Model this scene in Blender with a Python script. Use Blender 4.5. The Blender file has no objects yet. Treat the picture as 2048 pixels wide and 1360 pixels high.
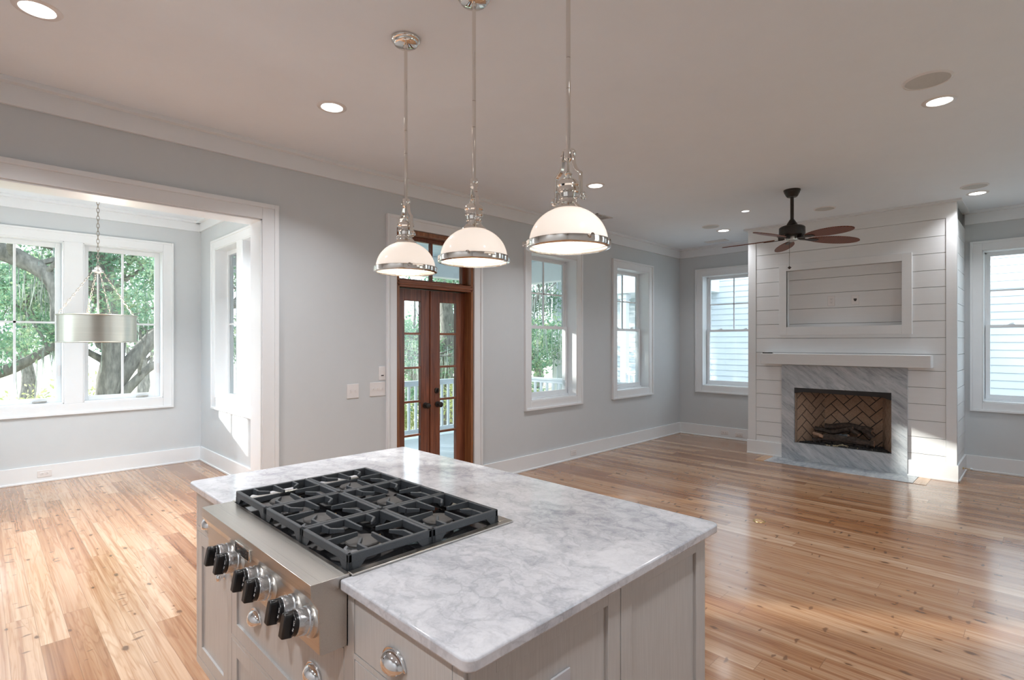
import bpy, bmesh, math, random
import numpy as np
from mathutils import Vector, Matrix, Euler

# ------------------------------------------------------------------ camera, sky, sun, exposure
SC = bpy.context.scene
COL = SC.collection
SC.view_settings.view_transform = 'Standard'
SC.view_settings.look = 'None'
SC.view_settings.exposure = 0.56
SC.view_settings.gamma = 1.0
SC.view_settings.use_curve_mapping = False
SC.cycles.max_bounces = 10
SC.cycles.diffuse_bounces = 5
SC.cycles.glossy_bounces = 5
SC.cycles.transparent_max_bounces = 16
SC.cycles.caustics_reflective = False
SC.cycles.caustics_refractive = False
SC.cycles.sample_clamp_indirect = 6.0
SC.cycles.use_denoising = True

EYE = 1.55
cam_d = bpy.data.cameras.new('camera')
cam_d.sensor_fit = 'HORIZONTAL'
cam_d.sensor_width = 36.0
cam_d.lens = 36.0 * 1068.0 / 2048.0
cam_d.shift_y = 5.0 / 2048.0
cam_d.clip_start = 0.05
cam_d.clip_end = 300
cam = bpy.data.objects.new('camera', cam_d)
COL.objects.link(cam)
cam.location = (0, 0, EYE)
cam.rotation_euler = (math.radians(90), 0, math.radians(44.84 - 90))
SC.camera = cam

world = bpy.data.worlds.new('sky')
SC.world = world
world.use_nodes = True
bg = world.node_tree.nodes['Background']
bg.inputs['Color'].default_value = (0.80, 0.91, 1.0, 1)
bg.inputs['Strength'].default_value = 2.9

SUN_EL = math.radians(16)
sun_dir = Vector((0.53 * math.cos(SUN_EL), -0.85 * math.cos(SUN_EL), -math.sin(SUN_EL)))
sun_d = bpy.data.lights.new('sun', 'SUN')
sun_d.energy = 6.5
sun_d.angle = math.radians(1.2)
sun_d.color = (1.0, 0.95, 0.86)
sun = bpy.data.objects.new('sun', sun_d)
COL.objects.link(sun)
sun.location = (-8, 20, 12)
sun.rotation_euler = sun_dir.to_track_quat('-Z', 'Y').to_euler()

CAN_W = 11.0        # each recessed ceiling lamp
PEND_W = 0.9        # each pendant bulb
DRUM_W = 22.0

# ------------------------------------------------------------------ materials
def newmat(name):
    m = bpy.data.materials.new(name)
    m.use_nodes = True
    nt = m.node_tree
    for n in list(nt.nodes):
        if n.type not in ('BSDF_PRINCIPLED', 'OUTPUT_MATERIAL'):
            nt.nodes.remove(n)
    return m, nt, nt.nodes['Principled BSDF']

def node(nt, typ, **kw):
    n = nt.nodes.new(typ)
    for k, v in kw.items():
        if k.startswith('i_'):
            key = k[2:]
            key = int(key) if key.isdigit() else key.replace('_', ' ')
            s = n.inputs[key]
            if isinstance(v, bpy.types.NodeSocket):
                nt.links.new(v, s)
            else:
                s.default_value = v
        else:
            setattr(n, k, v)
    return n

def math_n(nt, op, a, b=None, c=None, clamp=False):
    n = nt.nodes.new('ShaderNodeMath')
    n.operation = op
    n.use_clamp = clamp
    for i, v in enumerate((a, b, c)):
        if v is None: continue
        if isinstance(v, bpy.types.NodeSocket): nt.links.new(v, n.inputs[i])
        else: n.inputs[i].default_value = v
    return n.outputs[0]

def mixc(nt, fac, a, b, mode='MIX'):
    n = nt.nodes.new('ShaderNodeMix')
    n.data_type = 'RGBA'
    n.blend_type = mode
    for s, v in ((n.inputs[0], fac), (n.inputs[6], a), (n.inputs[7], b)):
        if isinstance(v, bpy.types.NodeSocket): nt.links.new(v, s)
        elif isinstance(v, tuple): s.default_value = v if len(v) == 4 else v + (1,)
        else: s.default_value = v
    return n.outputs[2]

def ramp(nt, fac, stops, interp='LINEAR'):
    n = nt.nodes.new('ShaderNodeValToRGB')
    n.color_ramp.interpolation = interp
    e = n.color_ramp.elements
    while len(e) < len(stops): e.new(0.5)
    for el, (p, c) in zip(e, stops):
        el.position = p
        el.color = c if len(c) == 4 else tuple(c) + (1,)
    nt.links.new(fac, n.inputs[0])
    return n.outputs[0]

def mapping(nt, scale=(1, 1, 1), rot=(0, 0, 0), loc=(0, 0, 0)):
    tc = nt.nodes.new('ShaderNodeTexCoord')
    mp = nt.nodes.new('ShaderNodeMapping')
    mp.inputs['Scale'].default_value = scale
    mp.inputs['Rotation'].default_value = rot
    mp.inputs['Location'].default_value = loc
    nt.links.new(tc.outputs['Object'], mp.inputs['Vector'])
    return mp.outputs[0]

def simple(name, col, rough=0.5, metal=0.0, noise=0.0, nscale=20.0, nstretch=(1, 1, 1), bump=0.0, coat=0.0, spec=0.5, emit=None, estr=0.0):
    """a plain paint / metal / plastic with a slight procedural mottling and bump"""
    m, nt, b = newmat(name)
    b.inputs['Base Color'].default_value = tuple(col) + (1,)
    b.inputs['Roughness'].default_value = rough
    b.inputs['Metallic'].default_value = metal
    b.inputs['Specular IOR Level'].default_value = spec
    b.inputs['Coat Weight'].default_value = coat
    if emit:
        b.inputs['Emission Color'].default_value = tuple(emit) + (1,)
        b.inputs['Emission Strength'].default_value = estr
    if noise or bump:
        v = mapping(nt, nstretch)
        nz = node(nt, 'ShaderNodeTexNoise', i_Vector=v, i_Scale=nscale, i_Detail=4.0, i_Roughness=0.6)
        if noise:
            lo = tuple(max(0, c * (1 - noise)) for c in col)
            hi = tuple(min(1, c * (1 + noise)) for c in col)
            nt.links.new(ramp(nt, nz.outputs[0], [(0.3, lo), (0.7, hi)]), b.inputs['Base Color'])
        if bump:
            bp = node(nt, 'ShaderNodeBump', i_Strength=bump, i_Distance=0.01, i_Height=nz.outputs[0])
            nt.links.new(bp.outputs[0], b.inputs['Normal'])
    return m

M = {}
M['wall'] = simple('wall_paint_pale_grey', (0.60, 0.632, 0.655), 0.6, noise=0.012, nscale=6, bump=0.02)
M['ceiling'] = simple('ceiling_paint', (0.83, 0.88, 0.94), 0.75, noise=0.01, nscale=4)
M['trim'] = simple('trim_white_paint', (0.80, 0.825, 0.85), 0.32, noise=0.01, nscale=8)
M['shiplap'] = simple('shiplap_white_paint', (0.76, 0.775, 0.79), 0.4, noise=0.012, nscale=10, nstretch=(1, 0.2, 4))
M['groove'] = simple('shadow_gap_backing', (0.20, 0.20, 0.20), 0.8, noise=0.05)
M['chrome'] = simple('polished_nickel', (0.80, 0.77, 0.73), 0.06, 1.0, noise=0.02, nscale=3)
M['chrome2'] = simple('polished_chrome', (0.85, 0.86, 0.88), 0.05, 1.0, noise=0.02, nscale=3)
M['black'] = simple('black_plastic', (0.010, 0.010, 0.011), 0.28, noise=0.1)
M['iron'] = simple('cast_iron_enamel', (0.055, 0.062, 0.070), 0.42, noise=0.25, nscale=400, bump=0.06)
M['enamel'] = simple('black_enamel', (0.008, 0.008, 0.009), 0.07, noise=0.1)
M['alu'] = simple('burner_aluminium', (0.75, 0.78, 0.82), 0.3, 1.0, noise=0.05)
M['cap'] = simple('burner_cap_black', (0.075, 0.072, 0.07), 0.5, noise=0.1, nscale=80)
M['brass'] = simple('brass', (0.7, 0.48, 0.2), 0.25, 1.0, noise=0.05)
M['bronze'] = simple('oil_rubbed_bronze', (0.045, 0.038, 0.034), 0.4, 0.6, noise=0.15, nscale=30)
M['silver'] = simple('brushed_silver', (0.55, 0.53, 0.50), 0.35, 1.0, noise=0.06)
M['plate'] = simple('white_plastic', (0.78, 0.76, 0.76), 0.3, noise=0.01)
M['plateg'] = simple('grey_plastic', (0.50, 0.50, 0.53), 0.35, noise=0.01)
M['slot'] = simple('dark_slot', (0.05, 0.05, 0.05), 0.6, noise=0.05)
M['grille'] = simple('speaker_grille', (0.56, 0.56, 0.55), 0.7, noise=0.25, nscale=900)
M['porchwhite'] = simple('porch_white_paint', (0.80, 0.83, 0.86), 0.45, noise=0.02)
M['porchfloor'] = simple('porch_floor_paint', (0.55, 0.62, 0.68), 0.35, noise=0.03, nstretch=(9, 1, 1))
M['porchceil'] = simple('porch_ceiling_paint', (0.62, 0.72, 0.78), 0.5, noise=0.02, nstretch=(1, 12, 1))
M['siding'] = simple('shade_toned_white_siding', (0.58, 0.635, 0.70), 0.5, noise=0.02, nscale=4)  # white boards; the blue of deep shade is put into the base colour
M['bark'] = simple('oak_bark', (0.19, 0.18, 0.165), 0.9, noise=0.5, nscale=14, nstretch=(1, 1, 0.3), bump=0.6)
M['ember'] = simple('black_lava_granules', (0.03, 0.03, 0.032), 0.6, noise=0.7, nscale=120, bump=0.9)
M['emberpale'] = simple('pale_ember_granules', (0.42, 0.36, 0.24), 0.7, noise=0.3, nscale=100)
M['log'] = simple('charred_log_bark', (0.060, 0.044, 0.036), 0.85, noise=0.6, nscale=30, nstretch=(1, 1, 1), bump=0.8)
M['logend'] = simple('log_sawn_end', (0.42, 0.27, 0.19), 0.8, noise=0.25, nscale=25)
M['ash'] = simple('ashy_grey_log', (0.10, 0.115, 0.13), 0.8, noise=0.8, nscale=60, bump=0.5)
M['agedchain'] = simple('aged_bronze_silver_chain', (0.30, 0.265, 0.225), 0.45, 1.0, noise=0.1)
M['throat'] = simple('duct_grey', (0.30, 0.31, 0.32), 0.7, noise=0.05)
M['rubber'] = simple('white_rubber', (0.65, 0.72, 0.78), 0.5, noise=0.02)

def emitter(name, col, strength):
    m, nt, b = newmat(name)
    v = mapping(nt)
    nz = node(nt, 'ShaderNodeTexNoise', i_Vector=v, i_Scale=3.0)
    c = ramp(nt, nz.outputs[0], [(0.3, tuple(x * 0.98 for x in col)), (0.7, col)])
    b.inputs['Base Color'].default_value = (0.8, 0.8, 0.8, 1)
    nt.links.new(c, b.inputs['Emission Color'])
    b.inputs['Emission Strength'].default_value = strength
    return m
M['lamp'] = emitter('lit_lamp_lens', (1.0, 0.96, 0.88), 6.0)
M['lampblue'] = emitter('lit_small_lens', (0.86, 0.92, 1.0), 1.6)
M['bulb'] = emitter('lit_bulb', (1.0, 0.90, 0.74), 8.0)
M['opal'] = emitter('lit_opal_glass', (1.0, 0.855, 0.735), 0.42)
M['opal'].node_tree.nodes['Principled BSDF'].inputs['Base Color'].default_value = (0.9, 0.87, 0.83, 1)
M['opal'].node_tree.nodes['Principled BSDF'].inputs['Roughness'].default_value = 0.12

def thin_glass(name, tint, gl):
    m = bpy.data.materials.new(name); m.use_nodes = True
    nt = m.node_tree; nt.nodes.clear()
    out = nt.nodes.new('ShaderNodeOutputMaterial')
    tr = node(nt, 'ShaderNodeBsdfTransparent', i_Color=tint + (1,))
    g = node(nt, 'ShaderNodeBsdfGlossy', i_Roughness=0.02)
    geo = nt.nodes.new('ShaderNodeNewGeometry')
    dt = nt.nodes.new('ShaderNodeVectorMath'); dt.operation = 'DOT_PRODUCT'
    nt.links.new(geo.outputs['Incoming'], dt.inputs[0]); nt.links.new(geo.outputs['Normal'], dt.inputs[1])
    cs = math_n(nt, 'SUBTRACT', 1.0, math_n(nt, 'ABSOLUTE', dt.outputs['Value']), clamp=True)
    fr = math_n(nt, 'MULTIPLY_ADD', math_n(nt, 'POWER', cs, 5.0), 0.96, 0.04)      # Schlick, same for both faces
    nz = node(nt, 'ShaderNodeTexNoise', i_Vector=mapping(nt), i_Scale=1.5)
    f = math_n(nt, 'MULTIPLY', fr, math_n(nt, 'MULTIPLY_ADD', nz.outputs[0], 0.1, gl))
    mx = nt.nodes.new('ShaderNodeMixShader')
    nt.links.new(f, mx.inputs[0]); nt.links.new(tr.outputs[0], mx.inputs[1]); nt.links.new(g.outputs[0], mx.inputs[2])
    nt.links.new(mx.outputs[0], out.inputs[0])
    return m
M['glass'] = thin_glass('window_glass', (0.96, 0.98, 0.98), 0.9)
M['lens'] = thin_glass('clear_lens_glass', (0.97, 0.97, 0.96), 0.5)

def mat_floor():
    m, nt, b = newmat('heart_pine_floor')
    tc = nt.nodes.new('ShaderNodeTexCoord')
    sp = node(nt, 'ShaderNodeSeparateXYZ', i_Vector=tc.outputs['Object'])
    X, Y = sp.outputs[0], sp.outputs[1]
    W = 0.118
    xs = math_n(nt, 'DIVIDE', X, W)
    row = math_n(nt, 'FLOOR', xs)
    fx = math_n(nt, 'FRACT', xs)
    wn = node(nt, 'ShaderNodeTexWhiteNoise', noise_dimensions='1D', i_W=row)
    ys = math_n(nt, 'DIVIDE', math_n(nt, 'MULTIPLY_ADD', wn.outputs[0], 3.7, Y), 2.3)
    idx = math_n(nt, 'FLOOR', ys)
    fy = math_n(nt, 'FRACT', ys)
    cid = node(nt, 'ShaderNodeCombineXYZ', i_X=row, i_Y=idx)
    pr = node(nt, 'ShaderNodeTexWhiteNoise', noise_dimensions='2D', i_Vector=cid.outputs[0])
    tone = ramp(nt, pr.outputs[0], [(0.0, (0.275, 0.135, 0.068)), (0.22, (0.37, 0.215, 0.122)), (0.5, (0.42, 0.265, 0.162)),
                                    (0.78, (0.49, 0.34, 0.23)), (1.0, (0.33, 0.178, 0.092))])
    # grain: shifted per board, stretched along the board
    off = math_n(nt, 'MULTIPLY', pr.outputs[0], 40.0)
    gv = node(nt, 'ShaderNodeCombineXYZ', i_X=math_n(nt, 'MULTIPLY', X, 9.0), i_Y=math_n(nt, 'MULTIPLY_ADD', Y, 0.55, off), i_Z=off)
    big = node(nt, 'ShaderNodeTexNoise', i_Vector=gv.outputs[0], i_Scale=1.5, i_Detail=3.0, i_Distortion=0.6)
    bands = math_n(nt, 'FRACT', math_n(nt, 'MULTIPLY', big.outputs[0], 9.0))
    bandc = ramp(nt, bands, [(0.0, (0.80, 0.68, 0.56)), (0.35, (1.03, 1.02, 1.0)), (0.8, (1.06, 1.05, 1.04)), (1.0, (0.80, 0.68, 0.56))])
    fine = node(nt, 'ShaderNodeTexNoise', i_Vector=node(nt, 'ShaderNodeCombineXYZ', i_X=math_n(nt, 'MULTIPLY', X, 150.0), i_Y=math_n(nt, 'MULTIPLY', Y, 3.0), i_Z=off).outputs[0], i_Scale=1.0, i_Detail=3.0)
    finec = ramp(nt, fine.outputs[0], [(0.3, (0.86, 0.80, 0.74)), (0.65, (1.04, 1.03, 1.02))])
    sap = ramp(nt, node(nt, 'ShaderNodeTexNoise', i_Vector=gv.outputs[0], i_Scale=0.55, i_Detail=1.0).outputs[0], [(0.38, (0.88, 0.76, 0.64)), (0.62, (1.12, 1.14, 1.18))])
    c = mixc(nt, 0.75, tone, bandc, 'MULTIPLY')
    stv = node(nt, 'ShaderNodeCombineXYZ', i_X=math_n(nt, 'MULTIPLY', X, 34.0), i_Y=math_n(nt, 'MULTIPLY_ADD', Y, 0.35, off), i_Z=off)
    stn = node(nt, 'ShaderNodeTexNoise', i_Vector=stv.outputs[0], i_Scale=1.0, i_Detail=4.0, i_Roughness=0.6)
    c = mixc(nt, 0.8, c, ramp(nt, stn.outputs[0], [(0.36, (0.70, 0.53, 0.40)), (0.5, (0.98, 0.95, 0.92)), (0.68, (1.16, 1.2, 1.25))]), 'MULTIPLY')
    c = mixc(nt, 0.6, c, finec, 'MULTIPLY')
    c = mixc(nt, 0.8, c, sap, 'MULTIPLY')
    # knots
    def knots(sx, sy, r0, r1, keep, seed):
        wob = node(nt, 'ShaderNodeTexNoise', i_Vector=tc.outputs['Object'], i_Scale=14.0, i_Detail=2.0)
        kx = math_n(nt, 'MULTIPLY_ADD', math_n(nt, 'MULTIPLY_ADD', wob.outputs[0], 0.03, X), sx, seed)
        ky = math_n(nt, 'MULTIPLY_ADD', math_n(nt, 'MULTIPLY_ADD', wob.outputs[0], 0.05, Y), sy, seed)
        vo = node(nt, 'ShaderNodeTexVoronoi', voronoi_dimensions='2D', i_Vector=node(nt, 'ShaderNodeCombineXYZ', i_X=kx, i_Y=ky).outputs[0], i_Scale=1.0, i_Randomness=1.0)
        sc = node(nt, 'ShaderNodeSeparateColor', i_Color=vo.outputs['Color'])
        present = math_n(nt, 'GREATER_THAN', sc.outputs[0], keep)
        size = math_n(nt, 'MULTIPLY_ADD', sc.outputs[1], r1, r0)
        d = math_n(nt, 'DIVIDE', vo.outputs['Distance'], size)
        inner = math_n(nt, 'SUBTRACT', 1.0, math_n(nt, 'SMOOTH_MIN', d, 1.0, 0.3), clamp=True)
        return math_n(nt, 'MULTIPLY', math_n(nt, 'MULTIPLY', inner, 2.2, clamp=True), present)
    k1 = knots(7.0, 3.6, 0.03, 0.10, 0.60, 3.0)
    k2 = knots(4.6, 15.0, 0.04, 0.13, 0.80, 11.0)
    c = mixc(nt, k1, c, (0.075, 0.035, 0.018))
    c = mixc(nt, math_n(nt, 'MULTIPLY', k2, 0.8), c, (0.13, 0.06, 0.03))
    halo = knots(7.0, 3.6, 0.08, 0.22, 0.60, 3.0)
    c = mixc(nt, math_n(nt, 'MULTIPLY', halo, 0.28), c, (0.33, 0.15, 0.06))
    # seams
    ex = math_n(nt, 'MINIMUM', fx, math_n(nt, 'SUBTRACT', 1.0, fx))
    seam = math_n(nt, 'LESS_THAN', ex, 0.009)
    ey = math_n(nt, 'MINIMUM', fy, math_n(nt, 'SUBTRACT', 1.0, fy))
    seam2 = math_n(nt, 'LESS_THAN', ey, 0.0006)
    sm = math_n(nt, 'MAXIMUM', seam, seam2)
    c = mixc(nt, math_n(nt, 'MULTIPLY', sm, 0.62), c, (0.16, 0.08, 0.04))
    nt.links.new(c, b.inputs['Base Color'])
    b.inputs['Roughness'].default_value = 0.20
    b.inputs['Specular IOR Level'].default_value = 0.5
    b.inputs['Coat Weight'].default_value = 0.4
    b.inputs['Coat Roughness'].default_value = 0.13
    wv = node(nt, 'ShaderNodeTexNoise', i_Vector=tc.outputs['Object'], i_Scale=5.0, i_Detail=2.0)
    bp = node(nt, 'ShaderNodeBump', i_Strength=0.05, i_Distance=0.015, i_Height=wv.outputs[0])
    nt.links.new(bp.outputs[0], b.inputs['Normal'])
    return m
M['floor'] = mat_floor()

def mat_marble():
    m, nt, b = newmat('white_grey_marble')
    v = mapping(nt, (1, 1, 1))
    w = node(nt, 'ShaderNodeTexNoise', i_Vector=v, i_Scale=5.0, i_Detail=5.0, i_Roughness=0.6)
    vw = nt.nodes.new('ShaderNodeVectorMath'); vw.operation = 'MULTIPLY_ADD'
    nt.links.new(w.outputs['Color'], vw.inputs[0]); vw.inputs[1].default_value = (0.20, 0.20, 0.20); nt.links.new(v, vw.inputs[2])
    st = nt.nodes.new('ShaderNodeVectorMath'); st.operation = 'MULTIPLY'
    nt.links.new(vw.outputs[0], st.inputs[0]); st.inputs[1].default_value = (1.25, 0.8, 1.0)
    def vein(scale, lo, hi):
        vo = node(nt, 'ShaderNodeTexVoronoi', feature='DISTANCE_TO_EDGE', i_Vector=st.outputs[0], i_Scale=scale)
        return ramp(nt, vo.outputs['Distance'], [(lo, (1, 1, 1)), (hi, (0, 0, 0))])
    v1, v2 = vein(11.0, 0.0, 0.06), vein(26.0, 0.0, 0.09)
    cloud = node(nt, 'ShaderNodeTexNoise', i_Vector=st.outputs[0], i_Scale=2.6, i_Detail=6.0, i_Roughness=0.65)
    cl = ramp(nt, cloud.outputs[0], [(0.42, (0, 0, 0)), (0.68, (1, 1, 1))])
    small = node(nt, 'ShaderNodeTexNoise', i_Vector=st.outputs[0], i_Scale=16.0, i_Detail=7.0, i_Roughness=0.7)
    sm = ramp(nt, small.outputs[0], [(0.45, (0, 0, 0)), (0.72, (1, 1, 1))])
    base = (0.66, 0.67, 0.71)
    c = mixc(nt, math_n(nt, 'MULTIPLY', cl, 0.62), base, (0.40, 0.415, 0.46))
    c = mixc(nt, math_n(nt, 'MULTIPLY', sm, math_n(nt, 'MULTIPLY_ADD', cl, 0.65, 0.36)), c, (0.25, 0.265, 0.31))
    c = mixc(nt, math_n(nt, 'MULTIPLY', v1, math_n(nt, 'MULTIPLY_ADD', cl, 0.45, 0.10)), c, (0.27, 0.285, 0.32))
    c = mixc(nt, math_n(nt, 'MULTIPLY', v2, math_n(nt, 'MULTIPLY_ADD', cl, 0.40, 0.05)), c, (0.40, 0.41, 0.45))
    nt.links.new(c, b.inputs['Base Color'])
    b.inputs['Roughness'].default_value = 0.11
    return m
M['marble'] = mat_marble()

def mat_marble2():
    m, nt, b = newmat('grey_streaked_marble')
    v = mapping(nt, (1, 1, 1), (math.radians(-38), 0, 0))
    st = nt.nodes.new('ShaderNodeVectorMath'); st.operation = 'MULTIPLY'
    nt.links.new(v, st.inputs[0]); st.inputs[1].default_value = (3.0, 1.4, 9.0)
    n1 = node(nt, 'ShaderNodeTexNoise', i_Vector=st.outputs[0], i_Scale=1.3, i_Detail=8.0, i_Roughness=0.68, i_Distortion=0.5)
    n2 = node(nt, 'ShaderNodeTexNoise', i_Vector=st.outputs[0], i_Scale=5.0, i_Detail=6.0, i_Roughness=0.7, i_Distortion=0.8)
    c = ramp(nt, n1.outputs[0], [(0.28, (0.26, 0.285, 0.32)), (0.48, (0.44, 0.475, 0.51)), (0.64, (0.56, 0.585, 0.61)), (0.74, (0.72, 0.73, 0.74))])
    d = ramp(nt, n2.outputs[0], [(0.36, (0.55, 0.56, 0.6)), (0.5, (1, 1, 1))])
    c = mixc(nt, 0.6, c, d, 'MULTIPLY')
    nt.links.new(c, b.inputs['Base Color'])
    b.inputs['Roughness'].default_value = 0.2
    return m
M['marble2'] = mat_marble2()

def mat_brushed(name, col, rough, sx):
    m, nt, b = newmat(name)
    v = mapping(nt, sx)
    nz = node(nt, 'ShaderNodeTexNoise', i_Vector=v, i_Scale=40.0, i_Detail=3.0)
    c = ramp(nt, nz.outputs[0], [(0.3, tuple(x * 0.92 for x in col)), (0.7, tuple(min(1, x * 1.05) for x in col))])
    nt.links.new(c, b.inputs['Base Color'])
    b.inputs['Metallic'].default_value = 1.0
    r = math_n(nt, 'MULTIPLY_ADD', nz.outputs[0], 0.14, rough - 0.07)
    nt.links.new(r, b.inputs['Roughness'])
    bp = node(nt, 'ShaderNodeBump', i_Strength=0.02, i_Distance=0.005, i_Height=nz.outputs[0])
    nt.links.new(bp.outputs[0], b.inputs['Normal'])
    return m
M['steel'] = mat_brushed('brushed_stainless', (0.60, 0.57, 0.53), 0.30, (20, 0.02, 20))
M['steelknob'] = mat_brushed('brushed_knob_steel', (0.68, 0.70, 0.73), 0.26, (0.02, 60, 60))
M['drum'] = mat_brushed('aged_silver_drum', (0.47, 0.455, 0.40), 0.33, (0.05, 0.05, 14))

def mat_cabinet():
    m, nt, b = newmat('brushed_grey_cabinet_paint')
    v = mapping(nt, (30, 30, 1.2))
    nz = node(nt, 'ShaderNodeTexNoise', i_Vector=v, i_Scale=6.0, i_Detail=3.0)
    c = ramp(nt, nz.outputs[0], [(0.3, (0.475, 0.465, 0.455)), (0.7, (0.535, 0.525, 0.515))])
    nt.links.new(c, b.inputs['Base Color'])
    b.inputs['Roughness'].default_value = 0.32
    bp = node(nt, 'ShaderNodeBump', i_Strength=0.03, i_Distance=0.004, i_Height=nz.outputs[0])
    nt.links.new(bp.outputs[0], b.inputs['Normal'])
    return m
M['cabinet'] = mat_cabinet()

def mat_wood(name, c0, c1, stretch, rough):
    m, nt, b = newmat(name)
    v = mapping(nt, stretch)
    nz = node(nt, 'ShaderNodeTexNoise', i_Vector=v, i_Scale=3.0, i_Detail=5.0, i_Distortion=0.7)
    nt.links.new(ramp(nt, nz.outputs[0], [(0.3, c0), (0.7, c1)]), b.inputs['Base Color'])
    b.inputs['Roughness'].default_value = rough
    b.inputs['Coat Weight'].default_value = 0.3
    b.inputs['Coat Roughness'].default_value = 0.15
    return m
M['mahogany'] = mat_wood('stained_mahogany', (0.115, 0.034, 0.018), (0.27, 0.088, 0.042), (14, 14, 0.8), 0.3)
M['mahoganyh'] = mat_wood('stained_mahogany_rail', (0.15, 0.047, 0.022), (0.33, 0.12, 0.055), (0.8, 14, 14), 0.3)
M['door_edge'] = mat_wood('stained_fir_jamb', (0.17, 0.06, 0.024), (0.36, 0.15, 0.06), (14, 14, 0.8), 0.3)

def mat_blade():
    m, nt, b = newmat('woven_palm_blade')
    v = mapping(nt, (1, 1, 1))
    wv = node(nt, 'ShaderNodeTexWave', wave_type='BANDS', bands_direction='X', i_Vector=v, i_Scale=14.0, i_Distortion=1.5, i_Detail=2.0)
    nt.links.new(ramp(nt, wv.outputs[0], [(0.2, (0.10, 0.028, 0.014)), (0.8, (0.235, 0.075, 0.035))]), b.inputs['Base Color'])
    b.inputs['Roughness'].default_value = 0.45
    bp = node(nt, 'ShaderNodeBump', i_Strength=0.3, i_Distance=0.004, i_Height=wv.outputs[0])
    nt.links.new(bp.outputs[0], b.inputs['Normal'])
    return m
M['blade'] = mat_blade()

def mat_leaf(name, c0, c1, c2):
    m = bpy.data.materials.new(name); m.use_nodes = True
    nt = m.node_tree; nt.nodes.clear()
    out = nt.nodes.new('ShaderNodeOutputMaterial')
    nz = node(nt, 'ShaderNodeTexNoise', i_Vector=mapping(nt), i_Scale=2.2, i_Detail=4.0, i_Roughness=0.8)
    c = ramp(nt, nz.outputs[0], [(0.3, c0), (0.5, c1), (0.68, c2)])
    d = node(nt, 'ShaderNodeBsdfDiffuse', i_Color=c)
    t = node(nt, 'ShaderNodeBsdfTranslucent', i_Color=c)
    mx = nt.nodes.new('ShaderNodeMixShader'); mx.inputs[0].default_value = 0.45
    nt.links.new(d.outputs[0], mx.inputs[1]); nt.links.new(t.outputs[0], mx.inputs[2])
    nt.links.new(mx.outputs[0], out.inputs[0])
    return m
M['leaf'] = mat_leaf('oak_leaves', (0.08, 0.21, 0.155), (0.22, 0.36, 0.23), (0.55, 0.60, 0.38))
M['leaf2'] = mat_leaf('shrub_leaves', (0.20, 0.27, 0.10), (0.42, 0.47, 0.22), (0.62, 0.62, 0.36))
M['moss'] = mat_leaf('spanish_moss', (0.25, 0.30, 0.29), (0.38, 0.43, 0.40), (0.54, 0.58, 0.52))
M['ground'] = simple('sandy_marsh_grass', (0.46, 0.43, 0.33), 0.9, noise=0.35, nscale=1.2)

def mat_brick():
    m, nt, b = newmat('tan_fire_brick')
    v = mapping(nt)
    nz = node(nt, 'ShaderNodeTexNoise', i_Vector=v, i_Scale=60.0, i_Detail=4.0)
    nb = node(nt, 'ShaderNodeTexNoise', i_Vector=v, i_Scale=4.0, i_Detail=1.0)
    c = ramp(nt, nz.outputs[0], [(0.3, (0.35, 0.235, 0.165)), (0.7, (0.45, 0.315, 0.23))])
    c = mixc(nt, 0.5, c, ramp(nt, nb.outputs[0], [(0.3, (0.8, 0.8, 0.8)), (0.7, (1.1, 1.1, 1.1))]), 'MULTIPLY')
    nt.links.new(c, b.inputs['Base Color'])
    b.inputs['Roughness'].default_value = 0.9
    return m
M['brick'] = mat_brick()
M['mortar'] = simple('dark_mortar', (0.055, 0.05, 0.047), 0.9, noise=0.1)

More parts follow.
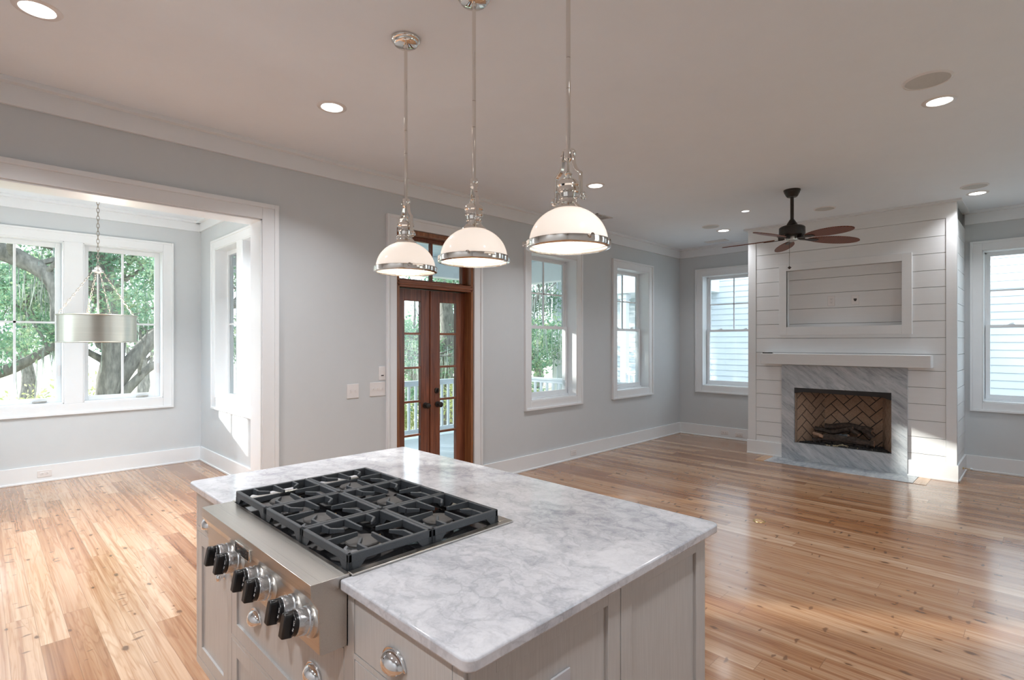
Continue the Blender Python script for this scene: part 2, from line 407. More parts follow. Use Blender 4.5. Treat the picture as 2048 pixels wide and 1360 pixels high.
# ------------------------------------------------------------------ mesh helpers
WORG = {}
class MB:
    def __init__(s): s.bm = bmesh.new(); s.mi = 0
    def _mat(s, fs):
        for f in fs: f.material_index = s.mi
    def box(s, x0, x1, y0, y1, z0, z1, mat=None):
        if x0 > x1: x0, x1 = x1, x0
        if y0 > y1: y0, y1 = y1, y0
        if z0 > z1: z0, z1 = z1, z0
        vs = [s.bm.verts.new(p) for p in ((x0, y0, z0), (x1, y0, z0), (x1, y1, z0), (x0, y1, z0), (x0, y0, z1), (x1, y0, z1), (x1, y1, z1), (x0, y1, z1))]
        if mat is not None:
            for v in vs: v.co = mat @ v.co
        fs = [s.bm.faces.new([vs[i] for i in q]) for q in ((3, 2, 1, 0), (4, 5, 6, 7), (0, 1, 5, 4), (1, 2, 6, 5), (2, 3, 7, 6), (3, 0, 4, 7))]
        s._mat(fs); return s
    def lathe(s, prof, seg=32, mat=None, cap=True):
        rings = []
        for r, z in prof:
            ring = []
            for i in range(seg):
                a = 2 * math.pi * i / seg
                p = Vector((r * math.cos(a), r * math.sin(a), z))
                ring.append(s.bm.verts.new(mat @ p if mat is not None else p))
            rings.append(ring)
        fs = []
        for a, b in zip(rings[:-1], rings[1:]):
            for i in range(seg):
                j = (i + 1) % seg
                fs.append(s.bm.faces.new((a[i], a[j], b[j], b[i])))
        if cap:
            if prof[0][0] > 1e-6: fs.append(s.bm.faces.new(list(reversed(rings[0]))))
            if prof[-1][0] > 1e-6: fs.append(s.bm.faces.new(rings[-1]))
        s._mat(fs); return s
    def tube(s, pts, rad, seg=8, closed=False, mat=None):
        pts = [Vector(p) for p in pts]
        n = len(pts)
        rads = rad if isinstance(rad, (list, tuple)) else [rad] * n
        rings = []
        up = Vector((0, 0, 1))
        prev = None
        for i, p in enumerate(pts):
            if closed: t = pts[(i + 1) % n] - pts[i - 1]
            else: t = pts[min(i + 1, n - 1)] - pts[max(i - 1, 0)]
            t.normalize()
            ref = prev if prev is not None else (up if abs(t.dot(up)) < 0.95 else Vector((1, 0, 0)))
            u = ref - t * ref.dot(t)
            if u.length < 1e-5: u = Vector((1, 0, 0)) - t * t.x
            u.normalize(); prev = u
            w = t.cross(u)
            ring = []
            for k in range(seg):
                a = 2 * math.pi * k / seg
                q = p + (u * math.cos(a) + w * math.sin(a)) * rads[i]
                ring.append(s.bm.verts.new(mat @ q if mat is not None else q))
            rings.append(ring)
        fs = []
        pairs = list(zip(rings[:-1], rings[1:]))
        if closed: pairs.append((rings[-1], rings[0]))
        for a, b in pairs:
            for i in range(seg):
                j = (i + 1) % seg
                fs.append(s.bm.faces.new((a[i], a[j], b[j], b[i])))
        if not closed:
            fs.append(s.bm.faces.new(list(reversed(rings[0])))); fs.append(s.bm.faces.new(rings[-1]))
        s._mat(fs); return s
    def prism(s, poly, a0, a1, axis='z', mat=None):
        """extrude a 2-D polygon; axis z: (x,y), x: (y,z), y: (x,z)"""
        def P(u, v, w):
            p = Vector((u, v, w)) if axis == 'z' else Vector((w, u, v)) if axis == 'x' else Vector((u, w, v))
            return mat @ p if mat is not None else p
        A = [s.bm.verts.new(P(u, v, a0)) for u, v in poly]
        B = [s.bm.verts.new(P(u, v, a1)) for u, v in poly]
        n = len(poly)
        fs = [s.bm.faces.new(list(reversed(A))), s.bm.faces.new(B)]
        for i in range(n):
            j = (i + 1) % n
            fs.append(s.bm.faces.new((A[i], A[j], B[j], B[i])))
        s._mat(fs); return s
    def quad(s, *ps):
        f = s.bm.faces.new([s.bm.verts.new(p) for p in ps]); s._mat([f]); return s
    def sphere(s, c, r, seg=16, mat=None):
        if not isinstance(r, (tuple, list)): r = (r, r, r)
        mm = Matrix.Translation(c) @ Matrix.Diagonal((r[0], r[1], r[2], 1))
        if mat is not None: mm = mat @ mm
        g = bmesh.ops.create_uvsphere(s.bm, u_segments=seg, v_segments=max(6, seg // 2), radius=1, matrix=mm)
        s._mat({f for v in g['verts'] for f in v.link_faces}); return s
    def build(s, name, mats, parent=None, bevel=0.0, angle=35, recalc=True, bseg=2, world=True):
        if recalc: bmesh.ops.recalc_face_normals(s.bm, faces=s.bm.faces)
        org = WORG.get(parent.name, Vector((0, 0, 0))) if parent is not None else Vector((0, 0, 0))
        if world and org.length: bmesh.ops.translate(s.bm, verts=s.bm.verts, vec=-org)
        me = bpy.data.meshes.new(name); s.bm.to_mesh(me); s.bm.free()
        return finish(me, name, mats, parent, org if world else None, bevel, angle, bseg)

def finish(me, name, mats, parent, org=None, bevel=0.0, angle=35, bseg=2):
    for m in (mats if isinstance(mats, (list, tuple)) else [mats]): me.materials.append(M[m] if isinstance(m, str) else m)
    me.polygons.foreach_set('use_smooth', [True] * len(me.polygons))
    me.set_sharp_from_angle(angle=math.radians(angle))
    o = bpy.data.objects.new(name, me); COL.objects.link(o)
    if parent is not None:
        o.parent = parent
        WORG[o.name] = org if org is not None else Vector((0, 0, 0))
    if bevel:
        b = o.modifiers.new('bevel', 'BEVEL'); b.width = bevel; b.segments = bseg; b.limit_method = 'ANGLE'; b.angle_limit = math.radians(40)
        b.harden_normals = False
    return o

def tag(o, label, cat, group=None, kind=None):
    o['label'] = label; o['category'] = cat
    if group: o['group'] = group
    if kind: o['kind'] = kind
    return o

def empty(name, loc, label=None, cat=None, group=None, kind=None, rz=0.0, local=False):
    """an Empty at a thing's base; parts given in world coordinates unless local"""
    o = bpy.data.objects.new(name, None); COL.objects.link(o)
    o.empty_display_size = 0.1
    o.location = loc; o.rotation_euler = (0, 0, rz)
    WORG[o.name] = Vector((0, 0, 0)) if local else Vector(loc)
    if label: tag(o, label, cat, group, kind)
    return o

def struct(o, label, cat): return tag(o, label, cat, None, 'structure')

def copy_tree(o, parent=None):
    c = o.copy(); COL.objects.link(c)
    WORG[c.name] = WORG.get(o.name, Vector((0, 0, 0)))
    if parent is not None: c.parent = parent
    for ch in [x for x in bpy.data.objects if x.parent == o]: copy_tree(ch, c)
    return c

def text_mesh(name, body, size, mat, parent, matrix, extrude=0.0004):
    cu = bpy.data.curves.new(name, 'FONT'); cu.body = body; cu.size = size; cu.extrude = extrude
    cu.align_x = 'CENTER'; cu.align_y = 'CENTER'
    t = bpy.data.objects.new(name, cu)
    me = bpy.data.meshes.new_from_object(t)
    bpy.data.objects.remove(t)
    me.transform(matrix)
    return me

def wall(name, axis, c0, c1, a0, a1, z0, z1, holes, label, mat='wall'):
    """wall slab between planes c0 and c1 on `axis`, spanning a0..a1, with rectangular holes (a0,a1,z0,z1)"""
    mb = MB()
    As = sorted({a0, a1, *[h[0] for h in holes], *[h[1] for h in holes]})
    Zs = sorted({z0, z1, *[h[2] for h in holes], *[h[3] for h in holes]})
    As = [a for a in As if a0 <= a <= a1]; Zs = [z for z in Zs if z0 <= z <= z1]
    def P(c, a, z): return (c, a, z) if axis == 'x' else (a, c, z)
    def solid(i, j):
        if i < 0 or j < 0 or i >= len(As) - 1 or j >= len(Zs) - 1: return False
        a, z = (As[i] + As[i + 1]) / 2, (Zs[j] + Zs[j + 1]) / 2
        return not any(h[0] < a < h[1] and h[2] < z < h[3] for h in holes)
    for i in range(len(As) - 1):
        for j in range(len(Zs) - 1):
            if not solid(i, j): continue
            a, b, z, w = As[i], As[i + 1], Zs[j], Zs[j + 1]
            for c in (c0, c1): mb.quad(P(c, a, z), P(c, b, z), P(c, b, w), P(c, a, w))
            if not solid(i - 1, j): mb.quad(P(c0, a, z), P(c1, a, z), P(c1, a, w), P(c0, a, w))
            if not solid(i + 1, j): mb.quad(P(c0, b, z), P(c1, b, z), P(c1, b, w), P(c0, b, w))
            if not solid(i, j - 1): mb.quad(P(c0, a, z), P(c0, b, z), P(c1, b, z), P(c1, a, z))
            if not solid(i, j + 1): mb.quad(P(c0, a, w), P(c0, b, w), P(c1, b, w), P(c1, a, w))
    bmesh.ops.remove_doubles(mb.bm, verts=mb.bm.verts, dist=1e-5)
    return struct(mb.build(name, mat), label, 'wall')

# ------------------------------------------------------------------ room dimensions
YL, XB, XF, YR, ZC = 4.43, 8.54, -1.6, -1.3, 3.137      # left, back, front (behind camera), right walls, ceiling
T = 0.20
XN0, XN1, YN = -0.51, 2.107, 7.89                        # dining nook
OP0, OP1, OPZ = -0.02, 1.615, 2.533                      # cased opening
XC, CY0, CY1 = 7.676, 0.68, 2.937                        # chimney breast
WZ0, WZ1, WH = 0.835, 2.655, 0.452                       # double-hung windows: opening heights, half width
W1, W2, W3, W4 = 5.22, 7.065, 3.572, 0.065
DX0, DX1, DZ = 2.865, 3.855, 2.665                       # door opening
NZ0, NZ1 = 0.855, 2.70                                   # casements

mb = MB(); mb.box(XF - 0.3, XB + 0.3, YR - 0.3, YL + 0.02, -0.12, 0); mb.box(XN0 - 0.2, XN1 + 0.2, YL + 0.02, YN + 0.2, -0.12, 0)
struct(mb.build('floor', 'floor'), 'knotty heart pine plank floor running through both rooms', 'floor')
mb = MB(); mb.box(XF - 0.3, XB + 0.3, YR - 0.3, YL + 0.1, ZC, ZC + 0.2); mb.box(XN0 - 0.3, XN1 + 0.3, YL + 0.1, YN + 0.3, ZC, ZC + 0.2)
struct(mb.build('ceiling', 'ceiling'), 'flat off-white painted ceiling over kitchen, living room and nook', 'ceiling')

wall('wall_left', 'y', YL, YL + T, XF - T, XB + T, 0, ZC, [(OP0, OP1, 0, OPZ), (DX0, DX1, 0, DZ), (W1 - WH, W1 + WH, WZ0, WZ1), (W2 - WH, W2 + WH, WZ0, WZ1)],
     'pale grey long wall with the cased opening, the wooden door and two windows')
wall('wall_back', 'x', XB, XB + T, YR - T, YL + 0.001, 0, ZC, [(W3 - WH, W3 + WH, WZ0, WZ1), (W4 - WH, W4 + WH, WZ0, WZ1)],
     'pale grey end wall behind the fireplace with a window on either side')
wall('wall_right', 'y', YR - T, YR, XF - T, XB + 0.001, 0, ZC, [(2.6, 3.504, WZ0, WZ1), (4.6, 5.504, WZ0, WZ1), (6.6, 7.504, WZ0, WZ1)],
     'pale grey side wall opposite the wooden door')
wall('wall_front', 'x', XF - T, XF, YR - 0.001, YL + 0.001, 0, ZC, [], 'pale grey kitchen wall behind the camera')
wall('wall_nook_back', 'y', YN, YN + T, XN0 - T, XN1 + T, 0, ZC, [(-0.10, 0.712, NZ0, NZ1), (0.883, 1.676, NZ0, NZ1)],
     'pale grey far wall of the dining nook holding the pair of tall casement windows')
NS = [(6.478, 7.271), (5.515, 6.308)]
NS7 = [(5.70, 6.70), (6.86, 7.66)]
wall('wall_nook_right', 'x', XN1, XN1 + T, YL + T - 0.001, YN + 0.001, 0, ZC, [(a, b, NZ0, NZ1) for a, b in NS], 'pale grey side wall of the dining nook towards the porch')
wall('wall_nook_left', 'x', XN0 - T, XN0, YL + T - 0.001, YN + 0.001, 0, ZC, [(a, b, NZ0, NZ1) for a, b in NS7], 'pale grey side wall of the dining nook away from the porch')

# baseboards
BH, BT = 0.185, 0.018
def baseboard(name, segs, label):
    mb = MB()
    for (x0, y0, x1, y1, nx, ny) in segs:       # wall line and inward normal
        t2 = BT + 0.012
        if nx == 0:
            mb.box(x0, x1, y0, y0 + ny * BT, 0.0, BH); mb.box(x0, x1, y0, y0 + ny * t2, 0.0, 0.02)
        else:
            mb.box(x0, x0 + nx * BT, y0, y1, 0.0, BH); mb.box(x0, x0 + nx * t2, y0, y1, 0.0, 0.02)
    return struct(mb.build(name, 'trim', bevel=0.003), label, 'baseboard')
baseboard('baseboard_left', [(OP1 + 0.126, YL, DX0 - 0.08, YL, 0, -1), (DX1 + 0.11, YL, XB, YL, 0, -1)], 'tall white baseboard along the long wall under the two windows')
baseboard('baseboard_back', [(XB, CY1, XB, YL, -1, 0), (XB, YR, XB, CY0, -1, 0)], 'tall white baseboard along the end wall on both sides of the fireplace')
baseboard('baseboard_nook_back', [(XN0, YN, XN1, YN, 0, -1)], 'tall white baseboard under the pair of casement windows')
baseboard('baseboard_nook_right', [(XN1, YL + T, XN1, YN, -1, 0)], 'tall white baseboard on the side wall of the dining nook')

# crown: flat frieze board on the wall with a ceiling strip
def crown(name, segs, label, fz=2.983, fp=0.025, cp=0.073, ct=0.03):
    mb = MB()
    for (x0, y0, x1, y1, nx, ny) in segs:
        if nx == 0:
            mb.box(x0, x1, y0, y0 + ny * fp, fz, ZC - 0.001); mb.box(x0, x1, y0, y0 + ny * cp, ZC - ct, ZC)
        else:
            mb.box(x0, x0 + nx * fp, y0, y1, fz, ZC - 0.001); mb.box(x0, x0 + nx * cp, y0, y1, ZC - ct, ZC)
    return struct(mb.build(name, 'trim', bevel=0.002), label, 'crown moulding')
crown('trim_1', [(XF, YL, XB, YL, 0, -1)], 'white flat crown board with ceiling strip along the long wall')
crown('trim_2', [(XB, CY1, XB, YL, -1, 0), (XB, YR, XB, CY0, -1, 0)], 'white flat crown board along the end wall beside the fireplace')
crown('trim_3', [(XN0, YN, XN1, YN, 0, -1), (XN1, YL + T, XN1, YN, -1, 0), (XN0, YL + T, XN0, YN, 1, 0)], 'white crown board round the dining nook ceiling', fz=3.005)

# cased opening
mb = MB()
cw, cp = 0.126, 0.022
mb.box(OP1, OP1 + cw, YL - cp, YL, 0, OPZ + cw); mb.box(OP0 - cw, OP0, YL - cp, YL, 0, OPZ + cw); mb.box(OP0, OP1, YL - cp, YL, OPZ, OPZ + cw)
bb = 0.034                                             # raised outer band
mb.box(OP1 + cw - bb, OP1 + cw, YL - cp - 0.014, YL - cp + 0.002, 0, OPZ + cw); mb.box(OP0 - cw, OP0 - cw + bb, YL - cp - 0.014, YL - cp + 0.002, 0, OPZ + cw)
mb.box(OP0 - cw + bb, OP1 + cw - bb, YL - cp - 0.014, YL - cp + 0.002, OPZ + cw - bb, OPZ + cw)
mb.box(OP1 - 0.012, OP1, YL - 0.01, YL + T + 0.01, 0, OPZ); mb.box(OP0, OP0 + 0.012, YL - 0.01, YL + T + 0.01, 0, OPZ); mb.box(OP0, OP1, YL - 0.01, YL + T + 0.01, OPZ - 0.012, OPZ)
struct(mb.build('trim_4', 'trim', bevel=0.003), 'wide white casing round the opening into the dining nook', 'door casing')

# ------------------------------------------------------------------ windows
def hung_window(name, loc, rz, label, lock=True):
    """double-hung sash window, local x along the wall, y outward, z up"""
    r = empty(name, loc, label, 'window', None, 'structure', rz, local=True)
    h, z0, z1 = WH, WZ0, WZ1
    c = 0.113
    mb = MB()
    for s in (-1, 1):
        mb.box(s * h, s * (h + c), -0.02, 0.0, z0 - c, z1 + c)
        mb.box(s * (h + c), s * (h + c - 0.026), -0.034, -0.018, z0 - c, z1 + c)
    mb.box(-h, h, -0.02, 0, z1, z1 + c); mb.box(-h - c + 0.026, h + c - 0.026, -0.034, -0.018, z1 + c - 0.026, z1 + c)
    mb.box(-h, h, -0.02, 0, z0 - c, z0); mb.box(-h - c + 0.026, h + c - 0.026, -0.034, -0.018, z0 - c, z0 - c + 0.026)
    mb.build('casing', 'trim', r, bevel=0.003)
    mb = MB()
    for s in (-1, 1): mb.box(s * h, s * (h - 0.012), -0.015, T, z0, z1)
    mb.box(-h, h, -0.015, T, z1 - 0.012, z1); mb.box(-h, h, -0.015, T, z0, z0 + 0.012)
    for s in (-1, 1): mb.box(s * (h - 0.012), s * (h - 0.03), 0.16, T + 0.02, z0, z1)       # blind stop
    mb.box(-h, h, 0.16, T + 0.02, z1 - 0.03, z1); mb.box(-h, h, 0.12, T + 0.03, z0 + 0.012, z0 + 0.03)
    mb.build('jamb', 'trim', r, bevel=0.002)
    zm = 1.745
    def sash(nm, ya, yb, za, zb, top, bot, muntin):
        e = h - 0.02; st = 0.042
        mb = MB()
        for s in (-1, 1): mb.box(s * e, s * (e - st), ya, yb, za, zb)
        mb.box(-e + st, e - st, ya, yb, zb - top, zb); mb.box(-e + st, e - st, ya, yb, za, za + bot)
        o = mb.build(nm, 'trim', r, bevel=0.002)
        mb = MB(); ym = (ya + yb) / 2
        mb.box(-e + st, e - st, ym - 0.003, ym + 0.003, za + bot, zb - top); mb.build('pane', 'glass', o)
        if muntin:
            mb = MB(); zc = (za + bot + zb - top) / 2
            mb.box(-0.009, 0.009, ya + 0.004, yb - 0.004, za + bot, zb - top); mb.box(-e + st, e - st, ya + 0.004, yb - 0.004, zc - 0.009, zc + 0.009)
            mb.build('muntin', 'trim', o)
        return o
    sash('upper_sash', 0.175, 0.205, zm - 0.018, z1 - 0.012, 0.045, 0.036, True)
    lo = sash('lower_sash', 0.135, 0.168, z0 + 0.03, zm + 0.018, 0.036, 0.055, False)
    for s in (-0.2, 0.2):
        mb = MB(); mb.box(s - 0.028, s + 0.028, 0.138, 0.160, zm + 0.018, zm + 0.026); mb.tube([(s - 0.015, 0.148, zm + 0.03), (s + 0.02, 0.146, zm + 0.036)], 0.005, 6)
        mb.build('sash_lock', 'trim', lo)
    return r
hung_window('window_1', (W1, YL, 0), 0, 'white sash window on the long wall, first after the wooden door')
hung_window('window_2', (W2, YL, 0), 0, 'white sash window on the long wall, nearest the far corner')
hung_window('window_3', (XB, W3, 0), -math.pi / 2, 'white sash window between the far corner and the shiplap chimney')
hung_window('window_4', (XB, W4, 0), -math.pi / 2, 'white sash window to the right of the shiplap chimney')
for i, x in enumerate((3.052, 5.052, 7.052)):
    hung_window('window_%d' % (8 + i), (x, YR, 0), math.pi, ('white sash window in the unseen side wall, nearest the kitchen', 'white sash window in the unseen side wall, middle one', 'white sash window in the unseen side wall, nearest the end wall')[i])

def casement(name, loc, rz, spans, label):
    """mulled casement windows, local x along the wall, y outward"""
    r = empty(name, loc, label, 'window', None, 'structure', rz, local=True)
    z0, z1, c = NZ0, NZ1, 0.112
    a0, a1 = min(s[0] for s in spans), max(s[1] for s in spans)
    mb = MB()
    for e, sg in ((a0, -1), (a1, 1)):
        mb.box(e, e + sg * c, -0.02, 0, z0 - c - 0.015, z1 + c); mb.box(e + sg * c, e + sg * (c - 0.024), -0.033, -0.018, z0 - c - 0.015, z1 + c)
    mb.box(a0, a1, -0.02, 0, z1, z1 + c); mb.box(a0 - c + 0.024, a1 + c - 0.024, -0.033, -0.018, z1 + c - 0.024, z1 + c)
    mb.box(a0, a1, -0.02, 0, z0 - c - 0.015, z0); mb.box(a0 - c + 0.024, a1 + c - 0.024, -0.033, -0.018, z0 - c - 0.015, z0 - c + 0.01)
    ss = sorted(spans)
    for (p, q) in zip(ss[:-1], ss[1:]): mb.box(p[1], q[0], -0.02, 0, z0, z1)
    mb.build('casing', 'trim', r, bevel=0.003)
    for (a, b) in ss:
        mb = MB()
        for e, sg in ((a, 1), (b, -1)): mb.box(e, e + sg * 0.012, -0.015, T, z0, z1)
        mb.box(a, b, -0.015, T, z1 - 0.012, z1); mb.box(a, b, -0.015, T, z0, z0 + 0.012)
        mb.build('jamb', 'trim', r, bevel=0.002)
        mb = MB(); e0, e1, zb, zt, st = a + 0.012, b - 0.012, z0 + 0.012, z1 - 0.012, 0.052
        mb.box(e0, e0 + st, 0.12, 0.165, zb, zt); mb.box(e1 - st, e1, 0.12, 0.165, zb, zt); mb.box(e0 + st, e1 - st, 0.12, 0.165, zb, zb + st); mb.box(e0 + st, e1 - st, 0.12, 0.165, zt - st, zt)
        o = mb.build('sash', 'trim', r, bevel=0.003)
        mb = MB(); mb.box(e0 + st, e1 - st, 0.14, 0.146, zb + st, zt - st); mb.build('pane', 'glass', o)
        mb = MB(); xm, zm = (e0 + e1) / 2, (zb + zt) / 2
        mb.box(xm - 0.011, xm + 0.011, 0.13, 0.156, zb + st, zt - st); mb.box(e0 + st, e1 - st, 0.13, 0.156, zm - 0.011, zm + 0.011); mb.build('muntin', 'trim', o)
        mb = MB(); mb.box(e1 - 0.25, e1 - 0.13, 0.09, 0.13, zb + 0.004, zb + 0.018); mb.tube([(e1 - 0.2, 0.085, zb + 0.02), (e1 - 0.13, 0.075, zb + 0.024)], 0.006, 6)
        mb.build('crank_handle', 'silver', o)
        mb = MB(); mb.box(e1 - 0.03, e1 - 0.012, 0.108, 0.122, zb + 0.30, zb + 0.42); mb.build('latch', 'plate', o)
    return r
casement('window_5', (0, YN, 0), 0, [(-0.10, 0.712), (0.883, 1.676)], 'pair of tall four-light casement windows in one white casing, far wall of the nook')
casement('window_6', (XN1, 0, 0), -math.pi / 2, [(-b, -a) for a, b in NS], 'pair of deep-set casement windows on the sunlit side wall of the nook')
casement('window_7', (XN0, 0, 0), math.pi / 2, NS7, 'pair of casement windows on the nook wall outside the frame')

# ------------------------------------------------------------------ wooden double door
def door():
    r = empty('door_1', ((DX0 + DX1) / 2, YL, 0), 'glazed mahogany double door with a two-light transom, opening onto the porch', 'door', None, 'structure')
    mb = MB(); c = 0.112
    for e, s in ((DX0, -1), (DX1, 1)):
        mb.box(e, e + s * c, YL - 0.02, YL, 0, DZ + c); mb.box(e + s * c, e + s * (c - 0.026), YL - 0.034, YL - 0.018, 0, DZ + c)
    mb.box(DX0, DX1, YL - 0.02, YL, DZ, DZ + c); mb.box(DX0 - c + 0.026, DX1 + c - 0.026, YL - 0.034, YL - 0.018, DZ + c - 0.026, DZ + c)
    mb.build('casing', 'trim', r, bevel=0.003)
    fx0, fx1 = DX0 + 0.008, DX1 - 0.008
    mb = MB()
    for e, s in ((fx0, 1), (fx1, -1)): mb.box(e, e + s * 0.03, YL - 0.004, YL + T, 0, DZ - 0.005)
    mb.box(fx0 + 0.03, fx1 - 0.03, YL - 0.004, YL + T, DZ - 0.045, DZ - 0.005)
    mb.build('frame', 'door_edge', r, bevel=0.002)
    mb = MB()                                         # transom bar with a small nosing
    mb.box(fx0 + 0.03, fx1 - 0.03, YL + 0.02, YL + 0.17, 2.095, 2.165); mb.box(fx0, fx1, YL - 0.012, YL + 0.10, 2.118, 2.142); mb.box(fx0 + 0.01, fx1 - 0.01, YL - 0.004, YL + 0.10, 2.095, 2.165)
    mb.build('transom_bar', 'mahoganyh', r, bevel=0.006)
    a, b, yt0, yt1 = fx0 + 0.03, fx1 - 0.03, YL + 0.09, YL + 0.135
    mb = MB(); mb.box(a, a + 0.045, yt0, yt1, 2.165, DZ - 0.045); mb.box(b - 0.045, b, yt0, yt1, 2.165, DZ - 0.045); mb.box(a, b, yt0, yt1, 2.165, 2.19); mb.box(a, b, yt0, yt1, DZ - 0.085, DZ - 0.045)
    xm = (a + b) / 2; mb.box(xm - 0.012, xm + 0.012, yt0, yt1, 2.19, DZ - 0.085)
    tr = mb.build('transom', 'mahogany', r, bevel=0.003)
    mb = MB(); mb.box(a + 0.045, b - 0.045, YL + 0.11, YL + 0.115, 2.19, DZ - 0.085); mb.build('pane', 'glass', tr)
    y0, y1 = YL + 0.10, YL + 0.145
    for k, (l0, l1) in enumerate(((a, xm - 0.001), (xm + 0.001, b))):
        g0, g1 = (l0 + 0.112, l1 - 0.128) if k == 0 else (l0 + 0.112, l1 - 0.128)
        if k == 0: g0, g1 = l0 + 0.128, l1 - 0.130
        else: g0, g1 = l0 + 0.112, l1 - 0.122
        zt, zb = 1.972, 0.262
        mb = MB(); mb.box(l0, g0, y0, y1, 0.012, 2.092); mb.box(g1, l1, y0, y1, 0.012, 2.092); mb.box(g0, g1, y0, y1, zt, 2.092); mb.box(g0, g1, y0, y1, 0.012, zb)
        if k == 1: mb.box(l0 - 0.022, l0 + 0.03, y0 - 0.014, y0 + 0.001, 0.012, 2.085)     # astragal
        lf = mb.build('door_leaf', 'mahogany', r, bevel=0.003)
        mb = MB(); mb.box(g0, g1, YL + 0.12, YL + 0.126, zb, zt); mb.build('pane', 'glass', lf)
        mb = MB()
        for z in (1.640, 1.293, 0.948, 0.606): mb.box(g0, g1, y0 + 0.006, y1 - 0.006, z - 0.011, z + 0.011)
        mb.build('muntin', 'mahoganyh', lf)
        kx = (g1 + l1) / 2 - 0.012 if k == 0 else (l0 + g0) / 2 + 0.022
        Rm = Matrix.Translation((kx, y0, 0.90)) @ Matrix.Rotation(math.radians(90), 4, 'X')
        mb = MB(); mb.lathe([(0.0, 0), (0.031, 0.0), (0.031, 0.006), (0.012, 0.010), (0.011, 0.032), (0.022, 0.038), (0.030, 0.052), (0.027, 0.066), (0.012, 0.073), (0, 0.074)], 20, Rm); mb.build('door_knob', 'bronze', lf, angle=50)
        if k == 1:
            Rm = Matrix.Translation((kx - 0.012, y0, 1.045)) @ Matrix.Rotation(math.radians(90), 4, 'X')
            mb = MB(); mb.lathe([(0, 0), (0.029, 0), (0.029, 0.010), (0.02, 0.016), (0, 0.016)], 20, Rm); mb.box(-0.006, 0.006, -0.018, 0.018, 0.014, 0.030, Rm); mb.build('deadbolt', 'bronze', lf, angle=50)
door()

